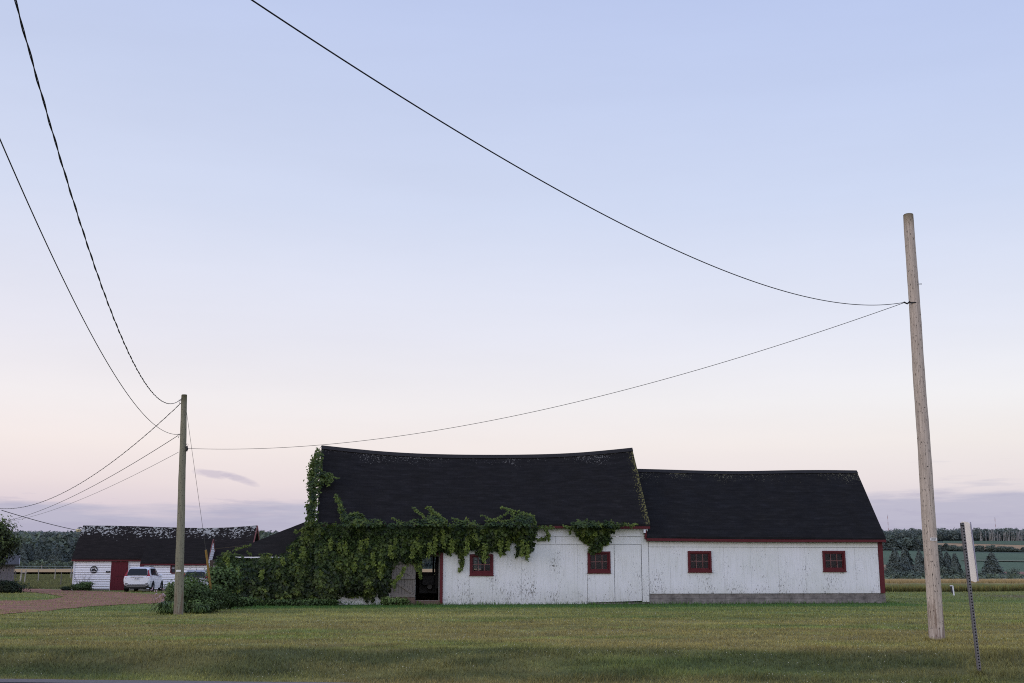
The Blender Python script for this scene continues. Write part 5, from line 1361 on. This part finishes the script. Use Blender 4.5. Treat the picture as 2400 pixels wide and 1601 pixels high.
for i in range(16):
    x = rng.uniform(-.32, .28); y_ = rng.uniform(-.3, .3); h = rng.uniform(.25, .75); mb.tube([(x, y_, 0), (x + .05, y_, h * .6), (x + rng.uniform(-.08, .08), y_, h)], .004, 4)
    for j in range(4): V.append((x + rng.uniform(-.06, .06), y_, h + rng.uniform(-.06, .05)))
mb.build('stem', M['stem'], root); root.children[0]['kind'] = 'stuff'; V = np.array(V)
o = leaf_mesh('petals', V, rng.normal(size=V.shape) + np.array([0, -1, .4]), np.full(len(V), .045), np.tile([.50, .36, .42], (len(V), 1)), M['leafy'], root); o['kind'] = 'stuff'
# by the shed
bush('garden_bush', (m75(196, 85.2), 85.2, 0), (.75, .5, .30), 2600, 26, .09, G1, 'round dark bush against the white clapboard wall', 'bush', 4)
bush('garden_bush', (m75(158, 85.0), 85.0, 0), (.30, .3, .16), 700, 10, .08, G3, 'very small dark bush left of the round one by the shed corner', 'bush', 3)
bush('garden_bush', (m75(12, 75), 75, 0), (1.15, .8, .42), 4200, 30, .10, G3, 'wide dark bush below the leafy tree at the left edge', 'bush', 4)
root = empty('bare_shrub', (m75(192, 86), 86, 0), label='leafless grey twigs in front of the clapboard wall above the round bush', cat='shrub'); mb = MB()
for i in range(26):
    a = rng.uniform(-.7, .7); h = rng.uniform(.6, 1.45); x0 = rng.uniform(-.3, .3); q = [Vector((x0, rng.uniform(-.1, .1), .1))]
    for s in range(5): q.append(q[-1] + Vector((a * .25 + rng.normal() * .07, rng.normal() * .05, h / 5)))
    mb.tube(q, [.012, .011, .009, .007, .005, .004], 4)
o = mb.build('twigs', simple('grey_twig', (.20, .18, .19)), root); o['kind'] = 'stuff'
root = empty('bare_shrub', (m75(463, 37.6), 37.6, .9), label='dark bare twigs sticking up out of the dense shrub beside the thinner pole', cat='shrub'); mb = MB()
for i in range(9):
    a = rng.uniform(-.3, .9); h = rng.uniform(.25, .55); q = [Vector((rng.uniform(-.15, .15), 0, .0))]
    for s in range(4): q.append(q[-1] + Vector((a * .12 + rng.normal() * .03, rng.normal() * .03, h / 4)))
    mb.tube(q, [.008, .007, .005, .004, .003], 4)
o = mb.build('twigs', M['stem'], root); o['kind'] = 'stuff'

# left leafy tree
def leafy_tree(name, c, height, crown, n, clusters, size, cols, label, group=None, cat='tree'):
    root = empty(name, c, label=label, cat=cat, group=group)
    cx, cy, cz = 0, 0, height - crown[2]
    mb = MB(); mb.tube([(0, 0, -.2), (.05, 0, cz * .5), (0, .05, cz), (.1, 0, cz + crown[2] * .6)], [height * .03, height * .024, height * .018, height * .006], 9, jit=.05)
    for j in range(7):
        a = rng.uniform(0, 6.28); z0 = cz * rng.uniform(.5, 1.1); t = Vector((math.cos(a) * crown[0] * .7, math.sin(a) * crown[1] * .7, z0 + crown[2] * rng.uniform(.2, .7)))
        s = Vector((0, 0, z0)); mb.tube([s, (s + t) / 2 + Vector((0, 0, -.1)), t], [height * .012, height * .008, height * .003], 6)
    mb.build('trunk', M['bark'], root)
    p, nn, k = cloud_points(n, clusters, crown, .19, .6); p[:, 2] += cz
    leaf_mesh('crown', p, nn, size * rng.uniform(.6, 1.3, len(p)), tints(k, *cols), M['leafy'], root)
    return root
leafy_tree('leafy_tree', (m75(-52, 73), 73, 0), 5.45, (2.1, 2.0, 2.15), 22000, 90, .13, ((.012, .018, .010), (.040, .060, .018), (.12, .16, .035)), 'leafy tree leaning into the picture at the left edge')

# ---- conifers and round trees for the middle and far distance
def conifer_pts(n, h, r, ragged=.25):
    t = rng.random(n) ** .65; zf = 1 - t                       # t 0 top .. 1 bottom
    tier = np.sin(zf * 34 + rng.uniform(0, 6)) * .12; a = rng.uniform(0, 6.28, n)
    lob = 1 + ragged * np.sin(a * 3 + 5 * zf) + ragged * (rng.random(n) - .5)
    rr_ = r * (t ** .85 * .95 + .03 + tier * t) * lob * np.sqrt(rng.uniform(.35, 1, n))
    p = np.stack([np.cos(a) * rr_, np.sin(a) * rr_, h * (.06 + .94 * zf) - rr_ * .25], -1)
    nn = np.stack([np.cos(a), np.sin(a), np.full(n, .7)], -1) + rng.normal(size=(n, 3)) * .4
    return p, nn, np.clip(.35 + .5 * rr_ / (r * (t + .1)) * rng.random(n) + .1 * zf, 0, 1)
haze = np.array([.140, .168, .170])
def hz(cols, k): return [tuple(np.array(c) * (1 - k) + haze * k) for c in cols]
def make_tree(kind, h, r, n, size, cols, name):
    root = empty(name, (0, 0, 0))
    mb = MB(); mb.tube([(0, 0, -.6), (0, 0, h * .5), (0, 0, h * .93)], [h * .018, h * .012, h * .003], 6); mb.build('trunk', M['bark'], root)
    if kind == 'c': p, nn, k = conifer_pts(n, h, r)
    else:
        p, nn, k = cloud_points(n, 34, (r, r, h * .42), .27, .6); p[:, 2] += h * .56
    leaf_mesh('crown', p, nn, size * rng.uniform(.6, 1.3, n), tints(k, *cols), M['far_leaf'], root); return root
CC = ((.020, .028, .024), (.042, .060, .042), (.075, .098, .062)); CD = ((.026, .036, .024), (.055, .082, .045), (.095, .130, .065))
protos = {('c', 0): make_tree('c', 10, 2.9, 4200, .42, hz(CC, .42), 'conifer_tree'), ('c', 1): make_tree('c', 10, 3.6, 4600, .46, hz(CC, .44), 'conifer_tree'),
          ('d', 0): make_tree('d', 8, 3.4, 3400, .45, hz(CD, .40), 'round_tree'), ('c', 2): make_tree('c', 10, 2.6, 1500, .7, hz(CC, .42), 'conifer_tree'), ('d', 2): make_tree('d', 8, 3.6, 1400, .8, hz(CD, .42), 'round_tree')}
used = set()
def put(kind, px, top, Y, wpx, label, group, sink=0):
    x = m75(px, Y); g = float(H(x, Y)); zt = P(px, top, Y).z; h0 = 10 if kind[0] == 'c' else 8; r0 = {('c', 0): 2.9, ('c', 1): 3.6, ('d', 0): 3.4, ('c', 2): 2.6, ('d', 2): 3.6}[kind]
    o = protos[kind]
    if kind in used: o = copy_tree(o)
    used.add(kind); hh = max(zt - g, 1) ; wr_ = wpx / 2744 * Y / 2 / r0 * (1.4 if kind[0] == 'c' else 1.15)
    o.location = (x, Y, g - sink); o.scale = (wr_, wr_, (hh + sink) / h0); o.rotation_euler = (0, 0, random.uniform(0, 6.28)); tag(o, label, 'tree', group)
    return o
R1 = 'trees in the hollow behind the standing crop'
put(('c', 1), 2100, 1284, 300, 46, 'broad dark conifer nearest the right barn corner behind the crop', R1)
put(('c', 0), 2124, 1281, 306, 44, 'tall dark conifer second from the right barn corner', R1)
put(('d', 0), 2074, 1322, 292, 26, 'small round bush-like tree touching the barn corner', R1)
put(('c', 1), 2157, 1290, 296, 40, 'dark conifer just left of the leaning right pole', R1)
put(('c', 0), 2205, 1284, 300, 34, 'tall narrow conifer just right of the leaning pole', R1)
put(('c', 1), 2222, 1295, 305, 40, 'conifer standing between the pole and the road sign', R1)
put(('c', 0), 2240, 1298, 298, 34, 'conifer left of the road sign panel', R1)
put(('d', 0), 2221, 1322, 288, 34, 'light green round tree low in front of the conifers', R1)
put(('d', 0), 2257, 1334, 286, 26, 'low round tree half hidden by the road sign', R1)
put(('d', 0), 2300, 1336, 286, 34, 'low pale green tree right of the road sign', R1)
put(('c', 1), 2327, 1296, 300, 52, 'lone broad conifer right of the road sign', R1)
put(('d', 0), 2377, 1328, 292, 26, 'small dark tree near the right edge beside the red soil', R1)
put(('d', 0), 2140, 1334, 286, 40, 'low scrubby tree between the two tall conifers left of the leaning pole', R1)
put(('d', 0), 2180, 1334, 286, 34, 'low scrubby tree behind the leaning pole', R1)
put(('d', 0), 2102, 1334, 284, 40, 'low scrubby tree below the broad conifer by the barn', R1)
put(('d', 0), 2275, 1336, 280, 30, 'low scrubby tree directly behind the sign post', R1)
put(('d', 0), 2350, 1345, 284, 26, 'low scrubby tree right of the lone broad conifer', R1)
R2 = 'trees of the hedgerow crossing the far green hillside'
for k in range(27):
    px = 2188 + k * 8.2 + random.uniform(-2, 2); Y = 655 - 26 * (k / 27); top = 1280 + 6 * (k / 27) + random.uniform(-8, 6)
    put(('c', 2) if random.random() < .45 else ('d', 2), px, top, Y, random.uniform(14, 22), 'one of the small trees in the hedgerow crossing the far hillside', R2)
R3 = 'taller trees at the left end of the far hedgerow'
for k in range(13):
    px = 2072 + k * 9 + random.uniform(-3, 3); put(('d', 2) if k % 3 else ('c', 2), px, 1254 + random.uniform(-4, 8), 665 + random.uniform(-10, 10), random.uniform(20, 30), 'one of the taller trees on the far slope above the broad conifers', R3)
R4 = 'dark conifers beyond the fenced pasture'
for k in range(22):
    px = 28 + k * 7.6 + random.uniform(-3, 3); base = np.interp(px, [28, 80, 120, 150, 200], [1270, 1276, 1290, 1300, 1284])
    put(('c', 0 if k % 2 else 1), px, base + random.uniform(-7, 9), 338 + random.uniform(-4, 22), random.uniform(26, 40), 'one of the dark conifers along the far side of the pasture', R4)

# ---- forests as masses
def forest(name, az0, az1, Y0, Y1, n, hgt, decid, hazef, label, tri=44, ts=.1):
    Yv = np.sqrt(rng.uniform(Y0 ** 2, Y1 ** 2, n)); Xv = rng.uniform(az0, az1, n) * Yv; g = H(Xv, Yv); kind = rng.random(n) < (decid * (.3 + 1.4 * vnoise(Xv / 60, Yv / 60, 51)))
    hh = hgt * rng.uniform(.65, 1.2, n); q = int(tri); u = rng.random((n, q)); a = rng.uniform(0, 6.28, (n, q))
    rad_c = hh[:, None] * .24 * (u ** .8) * np.sqrt(rng.uniform(.4, 1, (n, q))); z_c = hh[:, None] * (1 - u)
    ph = np.arccos(rng.uniform(-1, 1, (n, q))); rad_d = hh[:, None] * .33 * np.sin(ph); z_d = hh[:, None] * (.58 + .40 * np.cos(ph))
    kd = kind[:, None]; r_ = np.where(kd, rad_d, rad_c); z_ = np.where(kd, z_d, z_c)
    c = np.stack([Xv[:, None] + np.cos(a) * r_, Yv[:, None] + np.sin(a) * r_, g[:, None] + z_], -1).reshape(-1, 3); m = len(c)
    s = np.repeat(hh * ts, q)[:, None, None] * np.where(np.repeat(kind, q), 1.25, 1)[:, None, None]
    V = c[:, None] + rng.normal(size=(m, 3, 3)) * s * np.array([1, 1, .8])
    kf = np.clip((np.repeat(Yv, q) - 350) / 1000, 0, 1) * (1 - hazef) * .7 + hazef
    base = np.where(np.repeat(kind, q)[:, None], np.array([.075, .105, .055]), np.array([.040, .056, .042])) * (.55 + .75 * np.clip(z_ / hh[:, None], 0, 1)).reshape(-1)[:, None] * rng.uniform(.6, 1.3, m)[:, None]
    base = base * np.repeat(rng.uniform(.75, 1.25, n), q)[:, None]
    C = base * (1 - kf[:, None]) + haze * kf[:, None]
    o = mesh_np(name, V.reshape(-1, 3), np.arange(3 * m).reshape(m, 3), M['far_leaf'], np.repeat(C[:, None], 3, 1).reshape(-1, 3)); tag(o, label, kind='stuff')
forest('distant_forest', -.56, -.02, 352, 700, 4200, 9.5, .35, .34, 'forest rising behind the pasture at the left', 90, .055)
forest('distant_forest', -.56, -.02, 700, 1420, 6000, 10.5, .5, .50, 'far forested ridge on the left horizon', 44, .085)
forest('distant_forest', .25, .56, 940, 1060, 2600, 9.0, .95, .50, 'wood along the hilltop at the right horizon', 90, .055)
forest('hollow_scrub', .31, .46, 272, 300, 420, 3.2, .9, .30, 'scrub filling the hollow under the right conifers')
forest('pasture_scrub', -.5, -.03, 318, 334, 260, 2.4, .7, .2, 'low scrub along the foot of the dark conifers')
# pale trunks in the hilltop wood
mb = MB()
for k in range(150):
    az_ = rng.uniform(.40, .47); Yk = 938 + rng.uniform(0, 10); x = az_ * Yk; g_ = float(H(x, Yk)); hh = rng.uniform(5, 9); l_ = rng.normal() * .5
    mb.beam((x, Yk, g_), (x + l_, Yk, g_ + hh), .22, .2)
tag(mb.build('birch_trunks', simple('birch_bark', (.30, .29, .28))), 'pale birch trunks along the edge of the hilltop wood', kind='stuff')
az_sheet('red_soil_bank', .408, .46, cst(372), cst(392), .5, (.24, .12, .10), .1)

# masts, far farm buildings
for (px, top, bot, Y, lab) in ((2083, 1210, 1252, 1180, 'thin red and white radio mast above the hill beside the barn roof'), (2334, 1216, 1242, 1180, 'thin radio mast with a white top above the hill right of the sign')):
    p0 = P(px, bot, Y); x = p0.x; g_ = float(H(x, Y)); zt = P(px, top, Y).z; root = empty('radio_mast', (x, Y, g_), label=lab, cat='radio mast')
    hgt = zt - g_; mr, mw = simple('mast_red' + str(px), (.30, .12, .12)), simple('mast_white' + str(px), (.6, .58, .62))
    mb = MB()
    for k in range(10):
        for e_ in ((-.22, 0), (.22, 0), (0, .3)): mb.tube([(e_[0], e_[1], hgt * k / 10), (e_[0], e_[1], hgt * (k + 1) / 10)], .07, 4, mi=k % 2)
        mb.beam((-.22, 0, hgt * k / 10), (.22, 0, hgt * (k + 1) / 10), .08, .08, mi=k % 2)
    mb.build('lattice_tower', [mw, mr], root); mb = MB(); mb.tube([(0, 0, hgt), (0, 0, hgt + 1.5)], .5, 8); mb.build('beacon', mw, root)
for (px, py, Y, wd, lab) in ((2107, 1266, 652, 2.6, 'tiny white farm building among the far trees beside the barn'), (2158, 1266, 650, 2.2, 'tiny white farm building just left of the leaning pole')):
    gq = G(px, py + 1.5); x, Y, g_ = gq.x, gq.y - 60, gq.z - 1.4; x = m75(px, Y); zt = P(px, py - 1.5, Y).z; root = empty('farm_building', (x, Y, float(H(x, Y))), label=lab, cat='farm building'); t_ = zt - float(H(x, Y)); print('farm', Y, t_)
    mb = MB(); mb.box((-wd / 2, 0, -.5), (wd / 2, 3, t_ - .7)); mb.build('wall', simple('far_grey_wall' + str(px), (.16, .17, .19)), root)
    mb = MB(); mb.poly([(-wd / 2 - .2, -.2, t_ - .75), (wd / 2 + .2, -.2, t_ - .75), (wd / 2 + .2, 1.5, t_), (-wd / 2 - .2, 1.5, t_)]); mb.poly([(wd / 2 + .2, 3.2, t_ - .75), (-wd / 2 - .2, 3.2, t_ - .75), (-wd / 2 - .2, 1.5, t_), (wd / 2 + .2, 1.5, t_)]); mb.build('roof', simple('far_white_roof' + str(px), (.66, .65, .68)), root)

# ================================================================== FENCE
PG = 'wooden posts of the pasture fence'
fp = [((36.5, 1357), (36.5, 1338), 3.0, 'dark fence post against the grey outbuilding', .05), ((47, 1364), (51, 1335), 3.4, 'leaning pale fence post left of the crossbar', .2), ((57, 1366), (61, 1336), 3.0, 'leaning pale fence post right of the crossbar', .16),
      ((89.5, 1362.5), (90.5, 1335), 2.6, 'upright fence post in the middle of the pasture', .14), ((98, 1341), (98, 1324.5), 1.8, 'small distant fence post in the tan field', .17), ((128, 1359), (130, 1331), 2.2, 'thin fence post between the middle post and the shed', .16),
      ((142, 1373), (144, 1341), 2.4, 'nearest dark fence post in front of the pasture', .07), ((165.5, 1355), (167.5, 1329), 2.6, 'fence post beside the shed corner', .14)]
tops = []
for (b_, t_, wpx, lab, c_) in fp:
    g_ = G(*b_); t3 = P(t_[0], t_[1], g_.y); r_ = wpx / 2744 * g_.y / 2; root = MB(); root.tube([Vector((0, 0, -.2)), (t3 - g_) * .5 + Vector((r_ * .2, 0, 0)), t3 - g_], [r_, r_ * .95, r_ * .85], 8, jit=.06)
    o = root.build('fence_post', simple('post_grey_%d' % int(b_[0]), (c_ * 1.6, c_ * 1.5, c_ * 1.4), .9, .35, 9)); o.location = g_; tag(o, lab, 'fence post', PG); tops.append(t3)
g_ = (tops[1] + tops[2]) / 2; mb = MB(); mb.beam(tops[1] - g_ + Vector((-.05, -.12, -.35)), tops[2] - g_ + Vector((.15, -.12, -.3)), .14, .05); o = mb.build('fence_rail', simple('rail_grey', (.2, .18, .17))); o.location = g_; tag(o, 'short crossbar joining the two leaning fence posts', 'rail')
for (y0, lab) in ((1327, 'thin top wire of the pasture fence'), (1332, 'thin lower wire of the pasture fence')):
    a_, b_ = P(30, y0, 152), P(172, y0 + 1, 150); o = MB(); o.tube([Vector((0, 0, 0)), (b_ - a_) * .5 - Vector((0, 0, .06)), b_ - a_], .022, 5); o = o.build('fence_wire', simple('fence_wire_%d' % y0, (.22, .25, .27))); o.location = a_; tag(o, lab, 'wire')

n = 26000; Yp = rng.uniform(96, 185, n); Xp = rng.uniform(-.47, -.375, n) * Yp
cp = np.array([.13, .135, .05]) * (.7 + .6 * fbm(Xp / 3, Yp / 5, 91))[:, None]
blades('pasture_grass', Xp, Yp, rng.uniform(.08, .22, n), .07 + 0 * Xp, cp, .5, None, 'rough pasture grass around the fence posts at the left')

# ================================================================== SKY, SUN, CAMERA
W_ = bpy.data.worlds.new("World"); sc.world = W_; W_.use_nodes = True
nt = W_.node_tree; nt.nodes.clear()
class WN(N):
    def __init__(s): s.t = nt
w = WN()
g = w.coord('Generated'); sep = w.n('ShaderNodeSeparateXYZ', i_Vector=g)
z = sep.outputs[2]; x = sep.outputs[0]; y = sep.outputs[1]
zc = w.math('MAXIMUM', z, 0)
S = [(0, (203, 192, 208)), (.035, (208, 200, 215)), (.056, (223, 213, 222)), (.075, (237, 227, 229)), (.107, (246, 239, 237)), (.143, (246, 244, 246)), (.20, (236, 238, 249)), (.306, (217, 226, 248)), (.47, (196, 208, 241)), (.7, (172, 186, 228)), (1, (150, 168, 215))]
base = w.ramp(zc, [(p, srgb(*c)) for p, c in S])
# slightly deeper blue to the right, warmer to the left
side = w.n('ShaderNodeMapRange', i_Value=x, i_1=-.4, i_2=.45, i_3=0, i_4=1).outputs[0]
hi = w.n('ShaderNodeMapRange', i_Value=z, i_1=.12, i_2=.4, i_3=0, i_4=1).outputs[0]
base = w.mix(w.math('MULTIPLY', side, hi), base, w.mix(1, base, (.90, .935, 1.0), 'MULTIPLY'))
base = w.mix(w.math('MULTIPLY', w.math('SUBTRACT', 1, side), w.math('SUBTRACT', 1, hi)), base, w.mix(1, base, (1.03, .985, .98), 'MULTIPLY'))
# low lavender cloud bank
n1 = w.noise(w.mapn(g, (2.6, 2.6, 26), (0, 0, .3)), 1.6, 5, .55)
n2 = w.noise(w.mapn(g, (9, 9, 70)), 1.6, 6, .65)
band = w.n('ShaderNodeMapRange', i_Value=z, i_1=.035, i_2=.088, i_3=.24, i_4=-.34).outputs[0]
rgt = w.n('ShaderNodeMapRange', i_Value=x, i_1=.15, i_2=.4, i_3=.02, i_4=.22).outputs[0]
m1 = w.ramp(w.math('ADD', w.math('ADD', n1, rgt), band), [(.50, 0), (.62, 1)])
base = w.mix(w.math('MULTIPLY', m1, w.math('MULTIPLY', w.n('ShaderNodeMapRange', i_Value=z, i_1=.085, i_2=.115, i_3=1, i_4=0).outputs[0], .8)), base, srgb(184, 183, 206))
lowz = w.n('ShaderNodeMapRange', i_Value=z, i_1=.085, i_2=.115, i_3=1, i_4=0).outputs[0]
m2 = w.ramp(w.math('ADD', n2, w.math('MULTIPLY', band, .6)), [(.52, 0), (.66, 1)])
base = w.mix(w.math('MULTIPLY', w.math('MULTIPLY', m2, lowz), .42), base, srgb(176, 172, 198))
# two small isolated clouds above the shed
def spot(px, py, rx, ry, tilt, amt, c):
    global base
    d = ray(px, py).normalized()
    az = w.math('DIVIDE', x, y); azc = d.x / d.y; zz = d.z
    dx = w.math('SUBTRACT', az, azc); dz = w.math('ADD', w.math('SUBTRACT', z, zz), w.math('MULTIPLY', dx, tilt))
    nn = w.noise(w.mapn(g, (60, 60, 200)), 1, 4, .6)
    r = w.math('ADD', w.math('POWER', w.math('DIVIDE', dx, rx), 2), w.math('POWER', w.math('DIVIDE', dz, ry), 2))
    r = w.math('ADD', r, w.math('MULTIPLY', w.math('SUBTRACT', nn, .5), 1.6))
    front = w.math('GREATER_THAN', y, 0)
    base = w.mix(w.math('MULTIPLY', w.math('MULTIPLY', w.ramp(r, [(.2, 1), (1, 0)]), amt), front), base, c)
spot(500, 1111, .020, .0038, .12, .6, srgb(196, 186, 205)); spot(560, 1122, .020, .0038, .28, .6, srgb(193, 184, 204))
SUN_EL, SUN_ROT = math.radians(9), math.radians(-118)
sky = w.n('ShaderNodeTexSky', sky_type='NISHITA', sun_disc=False, sun_elevation=SUN_EL, sun_rotation=SUN_ROT)
wv = w.noise(w.mapn(g, (1.2, 1.2, 7), (4, 2, 0)), 1.5, 5, .6)
base = w.mix(1, base, w.ramp(wv, [(.3, .972), (.7, 1.022)]), 'MULTIPLY')
skys = w.mix(1, sky.outputs[0], (.09, .09, .09), 'MULTIPLY')
base = w.mix(.06, base, skys)
base = w.mix(w.math('LESS_THAN', z, 0), base, (.10, .10, .07))
back = w.n('ShaderNodeMapRange', i_Value=y, i_1=.15, i_2=-.7, i_3=0, i_4=1, interpolation_type='SMOOTHSTEP').outputs[0]  # unseen sky behind the camera, brightened and warmed to lift the fronts
base = w.mix(back, base, w.mix(1, base, (2.05, 1.95, 1.8), 'MULTIPLY'))
bg = w.n('ShaderNodeBackground', i_Color=base, i_Strength=1.0); wo = w.n('ShaderNodeOutputWorld'); w.link(bg.outputs[0], wo.inputs[0])
sl = bpy.data.lights.new('sun', 'SUN'); sl.energy = .55; sl.angle = math.radians(18); sl.color = (1, .86, .74)
so = bpy.data.objects.new('sun', sl); col.objects.link(so)
dirv = Vector((math.sin(SUN_ROT) * math.cos(SUN_EL), math.cos(SUN_ROT) * math.cos(SUN_EL), math.sin(SUN_EL)))
so.rotation_euler = dirv.to_track_quat('Z', 'Y').to_euler(); so.location = (-20, -10, 30)

cd = bpy.data.cameras.new('camera'); cam = bpy.data.objects.new('camera', cd); col.objects.link(cam)
cd.sensor_width = 36; cd.lens = FPX / 2400 * 36; cd.clip_end = 6000; cd.clip_start = .1
cam.location = (0, 0, EYE); cam.rotation_euler = (math.radians(90) + TH, 0, 0)
sc.camera = cam
sc.render.resolution_x = 1024; sc.render.resolution_y = 683
sc.view_settings.view_transform = 'Standard'; sc.view_settings.look = 'None'; sc.view_settings.exposure = 0
sc.cycles.transparent_max_bounces = 16; sc.cycles.filter_width = 1.05; sc.cycles.use_denoising = False; sc.cycles.pixel_filter_type = 'BLACKMAN_HARRIS'
for o in sc.objects:
    if o.type == 'MESH' and o.parent is None and 'category' not in o and 'kind' not in o: print('untagged', o.name)
